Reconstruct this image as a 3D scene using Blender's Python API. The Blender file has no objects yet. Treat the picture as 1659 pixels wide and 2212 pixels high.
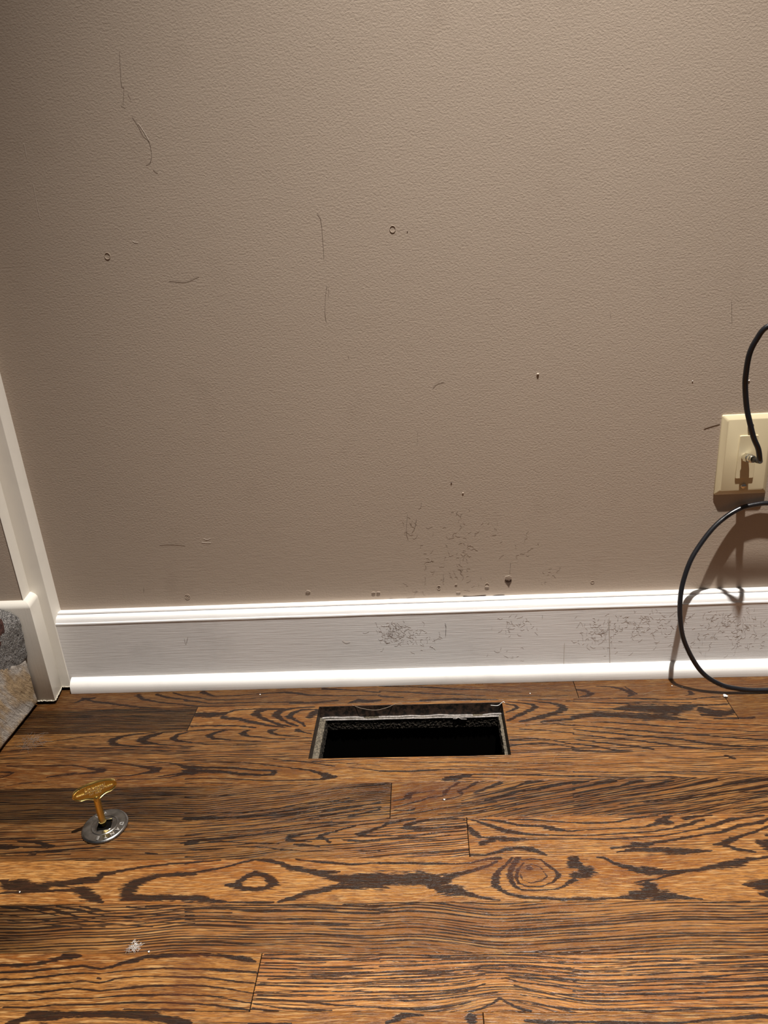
import bpy, bmesh, math, random
import numpy as np
from mathutils import Vector, Matrix, noise

random.seed(7)
scene = bpy.context.scene
col = scene.collection

# ------------------------------------------------------------------ camera
cam_data = bpy.data.cameras.new('camera')
cam_data.sensor_fit = 'VERTICAL'
cam_data.sensor_height = 36.0
cam_data.sensor_width = 27.0
cam_data.lens = 1560.11 / 2212 * 36.0
cam_data.clip_start = 0.02
cam = bpy.data.objects.new('camera', cam_data)
col.objects.link(cam)
cr = Vector((0.997045, 0.0454098, -0.0619615)).normalized()
cu = Vector((0.0410649, 0.3666099, 0.9294680)).normalized()
cb = cr.cross(cu).normalized()
cu = cb.cross(cr)
cam.matrix_world = Matrix(((cr.x, cu.x, cb.x, 0.0), (cr.y, cu.y, cb.y, -0.9724376), (cr.z, cu.z, cb.z, 0.6579997), (0, 0, 0, 1)))
scene.camera = cam

# ------------------------------------------------------------------ light
world = bpy.data.worlds.new('room_light')
scene.world = world
world.use_nodes = True
wb = world.node_tree.nodes['Background']
wb.inputs[0].default_value = (1.0, 0.92, 0.88, 1)
wb.inputs[1].default_value = 0.06

def spot(name, loc, target, power, color, size, blend, radius):
    d = bpy.data.lights.new(name, 'SPOT')
    d.energy = power; d.color = color; d.spot_size = size; d.spot_blend = blend; d.shadow_soft_size = radius
    o = bpy.data.objects.new(name, d); col.objects.link(o)
    o.location = loc
    o.rotation_euler = (Vector(target) - Vector(loc)).to_track_quat('-Z', 'Y').to_euler()
    return o
# recessed ceiling downlight close to the wall, plus a weak soft fill added behind the camera, no real lamp
spot('ceiling_downlight', (0.26, -0.43, 2.72), (0.13, -0.60, 0.0), 735, (1.0, 0.952, 0.885), math.radians(60), 1.0, 0.022)
spot('fill_light', (0.3, -2.0, 2.72), (0.1, -0.9, 0.0), 8, (1.0, 0.93, 0.85), math.radians(60), 1.0, 0.30)

scene.view_settings.view_transform = 'Standard'
scene.view_settings.look = 'None'
scene.view_settings.gamma = 1.0
scene.view_settings.use_curve_mapping = False
scene.view_settings.exposure = 0.0

# ------------------------------------------------------------------ helpers
def tag(o, label=None, cat=None, group=None, kind=None):
    if label: o['label'] = label
    if cat: o['category'] = cat
    if group: o['group'] = group
    if kind: o['kind'] = kind
    return o

def link(name, me, mats, parent=None):
    o = bpy.data.objects.new(name, me)
    col.objects.link(o)
    for m in (mats if isinstance(mats, (list, tuple)) else [mats]):
        if m and m.name not in [x.name for x in me.materials if x]:
            me.materials.append(m)
    if parent: o.parent = parent
    return o

def obj(name, bm, mats, parent=None, smooth=False):
    me = bpy.data.meshes.new(name)
    bmesh.ops.recalc_face_normals(bm, faces=bm.faces)
    bm.to_mesh(me); bm.free()
    if smooth:
        me.shade_smooth()
        me.set_sharp_from_angle(angle=math.radians(smooth if smooth is not True else 40))
    return link(name, me, mats, parent)

def empty(name, loc):
    o = bpy.data.objects.new(name, None); col.objects.link(o); o.location = loc
    o.empty_display_size = 0.02
    return o

def add_box(bm, lo, hi, bevel=0, seg=2):
    r = bmesh.ops.create_cube(bm, size=1)
    vs = r['verts']
    for v in vs:
        v.co = Vector([(lo[i] + hi[i]) / 2 + v.co[i] * (hi[i] - lo[i]) for i in range(3)])
    if bevel:
        es = list({e for v in vs for e in v.link_edges})
        bmesh.ops.bevel(bm, geom=es, offset=bevel, segments=seg, profile=0.5, affect='EDGES')

def add_prism_plan(bm, pts, z0, z1):
    a = [bm.verts.new((x, y, z0)) for x, y in pts]
    b = [bm.verts.new((x, y, z1)) for x, y in pts]
    n = len(pts)
    for i in range(n):
        bm.faces.new((a[i], a[(i + 1) % n], b[(i + 1) % n], b[i]))
    bm.faces.new(a); bm.faces.new(b)

def add_profile_x(bm, prof, x0, x1, nseg=1, wob=0.0):
    rings = []
    for k in range(nseg + 1):
        x = x0 + (x1 - x0) * k / nseg
        rings.append([bm.verts.new((x, y + wob * noise.noise(Vector((x * 9, y * 30, z * 30))), z + wob * noise.noise(Vector((x * 11, y * 30 + 9, z * 30))))) for y, z in prof])
    n = len(prof)
    for k in range(nseg):
        for i in range(n):
            bm.faces.new((rings[k][i], rings[k][(i + 1) % n], rings[k + 1][(i + 1) % n], rings[k + 1][i]))
    bm.faces.new(rings[0]); bm.faces.new(rings[-1])

def catmull(pts, n):
    P = [Vector(p) for p in pts]
    P = [P[0] * 2 - P[1]] + P + [P[-1] * 2 - P[-2]]
    out = []
    for i in range(1, len(P) - 2):
        for k in range(n):
            t = k / n
            a, b, c, d = P[i - 1], P[i], P[i + 1], P[i + 2]
            out.append(0.5 * ((2 * b) + (c - a) * t + (2 * a - 5 * b + 4 * c - d) * t * t + (3 * b - a - 3 * c + d) * t ** 3))
    out.append(P[-2])
    return out

def add_tube(bm, pts, rad, seg=12, caps=True):
    pts = [Vector(p) for p in pts]
    rings = []
    prev = None
    for i, p in enumerate(pts):
        t = (pts[min(i + 1, len(pts) - 1)] - pts[max(i - 1, 0)]).normalized()
        if prev is None:
            ref = Vector((0, 0, 1)) if abs(t.z) < 0.9 else Vector((1, 0, 0))
            u = t.cross(ref).normalized()
        else:
            u = (prev - t * prev.dot(t)).normalized()
        prev = u
        w = t.cross(u)
        r = rad(i) if callable(rad) else rad
        rings.append([bm.verts.new(p + (u * math.cos(2 * math.pi * k / seg) + w * math.sin(2 * math.pi * k / seg)) * r) for k in range(seg)])
    for a, b in zip(rings, rings[1:]):
        for k in range(seg):
            bm.faces.new((a[k], a[(k + 1) % seg], b[(k + 1) % seg], b[k]))
    if caps:
        bm.faces.new(rings[0]); bm.faces.new(rings[-1])

def add_lathe(bm, prof, c, axis=Vector((0, 0, 1)), seg=48):
    """prof: (radius, height) list along axis from point c"""
    axis = Vector(axis).normalized()
    u = axis.orthogonal().normalized(); w = axis.cross(u)
    rings = []
    for r, h in prof:
        if r < 1e-7:
            rings.append([bm.verts.new(Vector(c) + axis * h)])
        else:
            rings.append([bm.verts.new(Vector(c) + axis * h + (u * math.cos(2 * math.pi * k / seg) + w * math.sin(2 * math.pi * k / seg)) * r) for k in range(seg)])
    for a, b in zip(rings, rings[1:]):
        for k in range(seg):
            k2 = (k + 1) % seg
            if len(a) == 1 and len(b) == 1: continue
            if len(a) == 1: bm.faces.new((a[0], b[k], b[k2]))
            elif len(b) == 1: bm.faces.new((a[k], a[k2], b[0]))
            else: bm.faces.new((a[k], a[k2], b[k2], b[k]))

# ------------------------------------------------------------------ node helper
class NT:
    def __init__(self, name):
        self.m = bpy.data.materials.new(name); self.m.use_nodes = True
        self.t = self.m.node_tree; self.n = self.t.nodes
        self.b = self.n['Principled BSDF']
    def node(self, typ, **kw):
        x = self.n.new(typ)
        for k, v in kw.items(): setattr(x, k, v)
        return x
    def put(self, sock, v):
        if hasattr(v, 'is_output'): self.t.links.new(v, sock)
        elif v is not None:
            if isinstance(v, tuple) and len(v) == 3 and sock.type == 'RGBA': v = v + (1,)
            sock.default_value = v
    def math(self, op, a, b=0.0, c=None, clamp=False):
        x = self.node('ShaderNodeMath', operation=op, use_clamp=clamp)
        self.put(x.inputs[0], a); self.put(x.inputs[1], b)
        if c is not None: self.put(x.inputs[2], c)
        return x.outputs[0]
    def noise(self, vec, scale=1.0, detail=2.0, rough=0.5, dist=0.0):
        x = self.node('ShaderNodeTexNoise')
        self.put(x.inputs['Vector'], vec); x.inputs['Scale'].default_value = scale
        x.inputs['Detail'].default_value = detail; x.inputs['Roughness'].default_value = rough
        x.inputs['Distortion'].default_value = dist
        return x.outputs[0]
    def ss(self, v, lo, hi, a=0.0, b=1.0):
        x = self.node('ShaderNodeMapRange', interpolation_type='SMOOTHSTEP')
        self.put(x.inputs[0], v); self.put(x.inputs[1], lo); self.put(x.inputs[2], hi)
        self.put(x.inputs[3], a); self.put(x.inputs[4], b)
        return x.outputs[0]
    def mix(self, f, a, b, blend='MIX'):
        x = self.node('ShaderNodeMix', data_type='RGBA', blend_type=blend)
        self.put(x.inputs[0], f); self.put(x.inputs[6], a); self.put(x.inputs[7], b)
        return x.outputs[2]
    def attr(self, name):
        x = self.node('ShaderNodeAttribute', attribute_name=name)
        return x.outputs['Fac']
    def pos(self):
        return self.node('ShaderNodeNewGeometry').outputs['Position']
    def sep(self, v):
        x = self.node('ShaderNodeSeparateXYZ'); self.put(x.inputs[0], v); return x.outputs
    def comb(self, a, b, c):
        x = self.node('ShaderNodeCombineXYZ')
        self.put(x.inputs[0], a); self.put(x.inputs[1], b); self.put(x.inputs[2], c); return x.outputs[0]
    def scale(self, v, s):
        x = self.node('ShaderNodeVectorMath', operation='MULTIPLY'); self.put(x.inputs[0], v); self.put(x.inputs[1], s); return x.outputs[0]
    def bump(self, h, dist, strength=1.0, normal=None):
        x = self.node('ShaderNodeBump'); self.put(x.inputs['Height'], h)
        x.inputs['Distance'].default_value = dist; x.inputs['Strength'].default_value = strength
        if normal: self.put(x.inputs['Normal'], normal)
        return x.outputs[0]
    def out(self, color=None, rough=None, metal=None, normal=None, spec=None, coat=None, coat_rough=None):
        for k, v in (('Base Color', color), ('Roughness', rough), ('Metallic', metal), ('Normal', normal), ('Specular IOR Level', spec), ('Coat Weight', coat), ('Coat Roughness', coat_rough)):
            if v is not None: self.put(self.b.inputs[k], v)
        return self.m

# ------------------------------------------------------------------ materials
def mat_wall():
    n = NT('taupe_wall_paint')
    p = n.pos()
    h1 = n.noise(n.scale(p, (1, 1, 1.35)), 330, 3, 0.55, 0.3)
    h2 = n.noise(p, 55, 2, 0.5)
    h3 = n.noise(n.scale(p, (0.12, 1, 1)), 330, 2, 0.6)
    low = n.ss(n.sep(p)[2], 0.16, 0.34, 1.0, 0.0)          # brush-cut paint along the baseboard
    h1b = n.math('MULTIPLY', h1, n.ss(low, 0.0, 1.0, 1.0, 0.55))
    h3b = n.math('MULTIPLY', n.math('MULTIPLY', h3, low), 0.42)
    h = n.math('ADD', n.math('ADD', h1b, n.math('MULTIPLY', h2, 0.35)), h3b)
    v = n.noise(p, 5, 2, 0.5)
    dirt = n.ss(n.noise(n.scale(p, (1, 1, 0.7)), 14, 4, 0.6), 0.56, 0.74, 0.0, 0.10)
    c = n.mix(v, (0.400, 0.325, 0.260), (0.430, 0.351, 0.282))
    c = n.mix(dirt, c, (0.20, 0.14, 0.10))
    return n.out(c, 0.42, 0.0, n.bump(h, 0.00034, 1.0), spec=0.32)

def mat_trim(name, col_, rough=0.32, streak=1.0, axis='x'):
    n = NT(name)
    p = n.pos()
    sv = {'x': (0.05, 1, 1), 'z': (1, 1, 0.05)}[axis]
    h = n.noise(n.scale(p, sv), 420, 3, 0.6)
    h2 = n.noise(p, 60, 2, 0.5)
    hh = n.math('ADD', n.math('MULTIPLY', h, streak), n.math('MULTIPLY', h2, 0.3))
    v = n.noise(p, 16, 4, 0.62)
    c = n.mix(n.ss(v, 0.5, 0.78, 0.0, 0.22), col_, tuple(x * 0.62 for x in col_))
    return n.out(c, rough, 0.0, n.bump(hh, 0.00022, 1.0), spec=0.35)

def mat_plain(name, c, rough=0.5, metal=0.0, spec=0.5, nscale=0, ndist=0.0, var=0.0):
    n = NT(name)
    nm = None; cc = c
    if nscale:
        p = n.pos()
        h = n.noise(p, nscale, 3, 0.6)
        nm = n.bump(h, ndist, 1.0)
        if var: cc = n.mix(n.ss(h, 0.35, 0.65), tuple(x * (1 - var) for x in c), tuple(min(1, x * (1 + var)) for x in c))
    return n.out(cc, rough, metal, nm, spec=spec)

def mat_floor():
    n = NT('stained_red_oak')
    P = n.sep(n.pos())
    x = P[0]; phi = n.attr('phi'); bid = n.attr('board'); s = n.attr('figure'); gr = n.attr('grain'); tint = n.attr('tint')
    b10 = n.math('MULTIPLY', bid, 37.0)
    def V(ax, ay, off=0.0):
        return n.comb(n.math('ADD', n.math('MULTIPLY', x, ax), off), n.math('MULTIPLY', phi, ay), b10)
    # early-wood pore streaks
    pore = n.noise(V(55, 950), 1, 3, 0.62)
    pore2 = n.noise(V(16, 560, 5.0), 1, 2.5, 0.6, 0.15)
    ring = n.noise(V(3.0, 330, 9.0), 1, 1.5, 0.5, 0.2)
    broad = n.noise(V(4, 26, 3.0), 1, 2, 0.5)
    mott = n.noise(V(95, 1050, 1.0), 1, 3, 0.65)
    # light-coloured wood between the pores
    c = n.mix(n.ss(broad, 0.3, 0.7), (0.1550, 0.0590, 0.0150), (0.2650, 0.1330, 0.0430))
    c = n.mix(n.ss(mott, 0.40, 0.64, 0.0, 0.65), c, (0.0840, 0.0295, 0.0081))
    c = n.mix(n.ss(pore, 0.53, 0.61, 0.0, 0.62), c, (0.0297, 0.0107, 0.0043))
    c = n.mix(n.math('MULTIPLY', gr, 0.45), c, (0.335, 0.168, 0.062))
    pale = n.noise(V(40, 800, 12.0), 1, 2.5, 0.6)
    c = n.mix(n.ss(pale, 0.53, 0.64, 0.0, 0.60), c, (0.400, 0.262, 0.125))
    # growth-ring lines of the straight-grained parts
    wph = n.math('ADD', n.math('MULTIPLY', phi, 2 * math.pi * 300), n.math('MULTIPLY', n.noise(V(5.0, 75, 4.0), 1, 4, 0.62), 17.0))
    wave = n.math('MULTIPLY_ADD', n.math('SINE', wph), 0.5, 0.5)
    rr = n.math('ADD', n.math('ADD', n.math('MULTIPLY', ring, 0.32), n.math('MULTIPLY', pore2, 0.52)), n.math('MULTIPLY', wave, 0.16))
    lines = n.ss(rr, n.math('SUBTRACT', 0.565, n.math('MULTIPLY', gr, 0.075)), n.math('SUBTRACT', 0.620, n.math('MULTIPLY', gr, 0.075)), 0.0, 0.90)
    lines = n.math('MULTIPLY', lines, n.ss(gr, 0.0, 0.35))
    # bold figure: cathedrals, knots
    edge = n.math('ADD', n.math('MULTIPLY', n.math('SUBTRACT', pore2, 0.5), 1.9), n.math('MULTIPLY', n.math('SUBTRACT', n.noise(V(120, 700, 2.0), 1, 2, 0.6), 0.5), 1.5))
    fig = n.ss(n.math('ADD', s, edge), -0.10, 0.28, 0.0, 0.95)
    dk = n.math('MAXIMUM', lines, fig)
    dark = n.mix(n.ss(pore, 0.38, 0.60), (0.0200, 0.0100, 0.0085), (0.0045, 0.0024, 0.0020))
    c = n.mix(dk, c, dark)
    blotch = n.ss(n.noise(V(7, 75, 6.0), 1, 3, 0.6), 0.35, 0.68, 0.0, n.math('MULTIPLY', gr, 0.75))
    c = n.mix(blotch, c, n.mix(1.0, c, (0.50, 0.38, 0.36), 'MULTIPLY'))
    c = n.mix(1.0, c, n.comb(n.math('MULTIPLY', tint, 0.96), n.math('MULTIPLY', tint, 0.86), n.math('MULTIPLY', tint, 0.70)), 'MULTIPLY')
    red = n.attr('red')
    c = n.mix(n.math('MULTIPLY', red, 0.6), c, (0.060, 0.017, 0.007))
    c = n.mix(n.ss(n.attr('seam'), 0.3, 1.0, 0.0, 0.92), c, (0.003, 0.0015, 0.001))
    h = n.math('ADD', n.math('MULTIPLY', n.ss(pore, 0.48, 0.66), -0.55), n.math('MULTIPLY', dk, -0.6))
    h = n.math('ADD', h, n.math('MULTIPLY', n.noise(V(30, 60, 7.0), 1, 2, 0.5), 0.8))
    rough = n.ss(pore, 0.3, 0.7, 0.26, 0.42)
    return n.out(c, rough, 0.0, n.bump(h, 0.00022, 1.0), spec=0.20)

M = {}
M['wall'] = mat_wall()
M['white'] = mat_trim('white_baseboard_paint', (0.78, 0.765, 0.755), 0.30, 1.0, 'x')
M['shoe'] = mat_trim('white_shoe_paint', (0.85, 0.83, 0.80), 0.32, 0.35, 'x')
M['casing'] = mat_trim('cream_casing_paint', (0.74, 0.70, 0.63), 0.34, 0.5, 'z')
M['scuff'] = mat_plain('grey_scuff', (0.26, 0.22, 0.20), 0.7)
M['scuff_dark'] = mat_plain('dark_scratch', (0.05, 0.03, 0.022), 0.8)
M['scuff_wall'] = mat_plain('brown_scratch', (0.16, 0.115, 0.085), 0.8)
M['scuff_light'] = mat_plain('pale_scratch', (0.62, 0.54, 0.46), 0.6)
M['black'] = mat_plain('black_gap', (0.004, 0.0035, 0.003), 1.0, 0, 0.0)
M['streak'] = mat_plain('dirty_streak', (0.56, 0.51, 0.46), 0.6)
M['smear'] = mat_plain('smear', (0.28, 0.215, 0.165), 0.6)
M['wallchip'] = mat_plain('taupe_chip', (0.45, 0.37, 0.30), 0.5)
M['floor'] = mat_floor()

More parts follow.
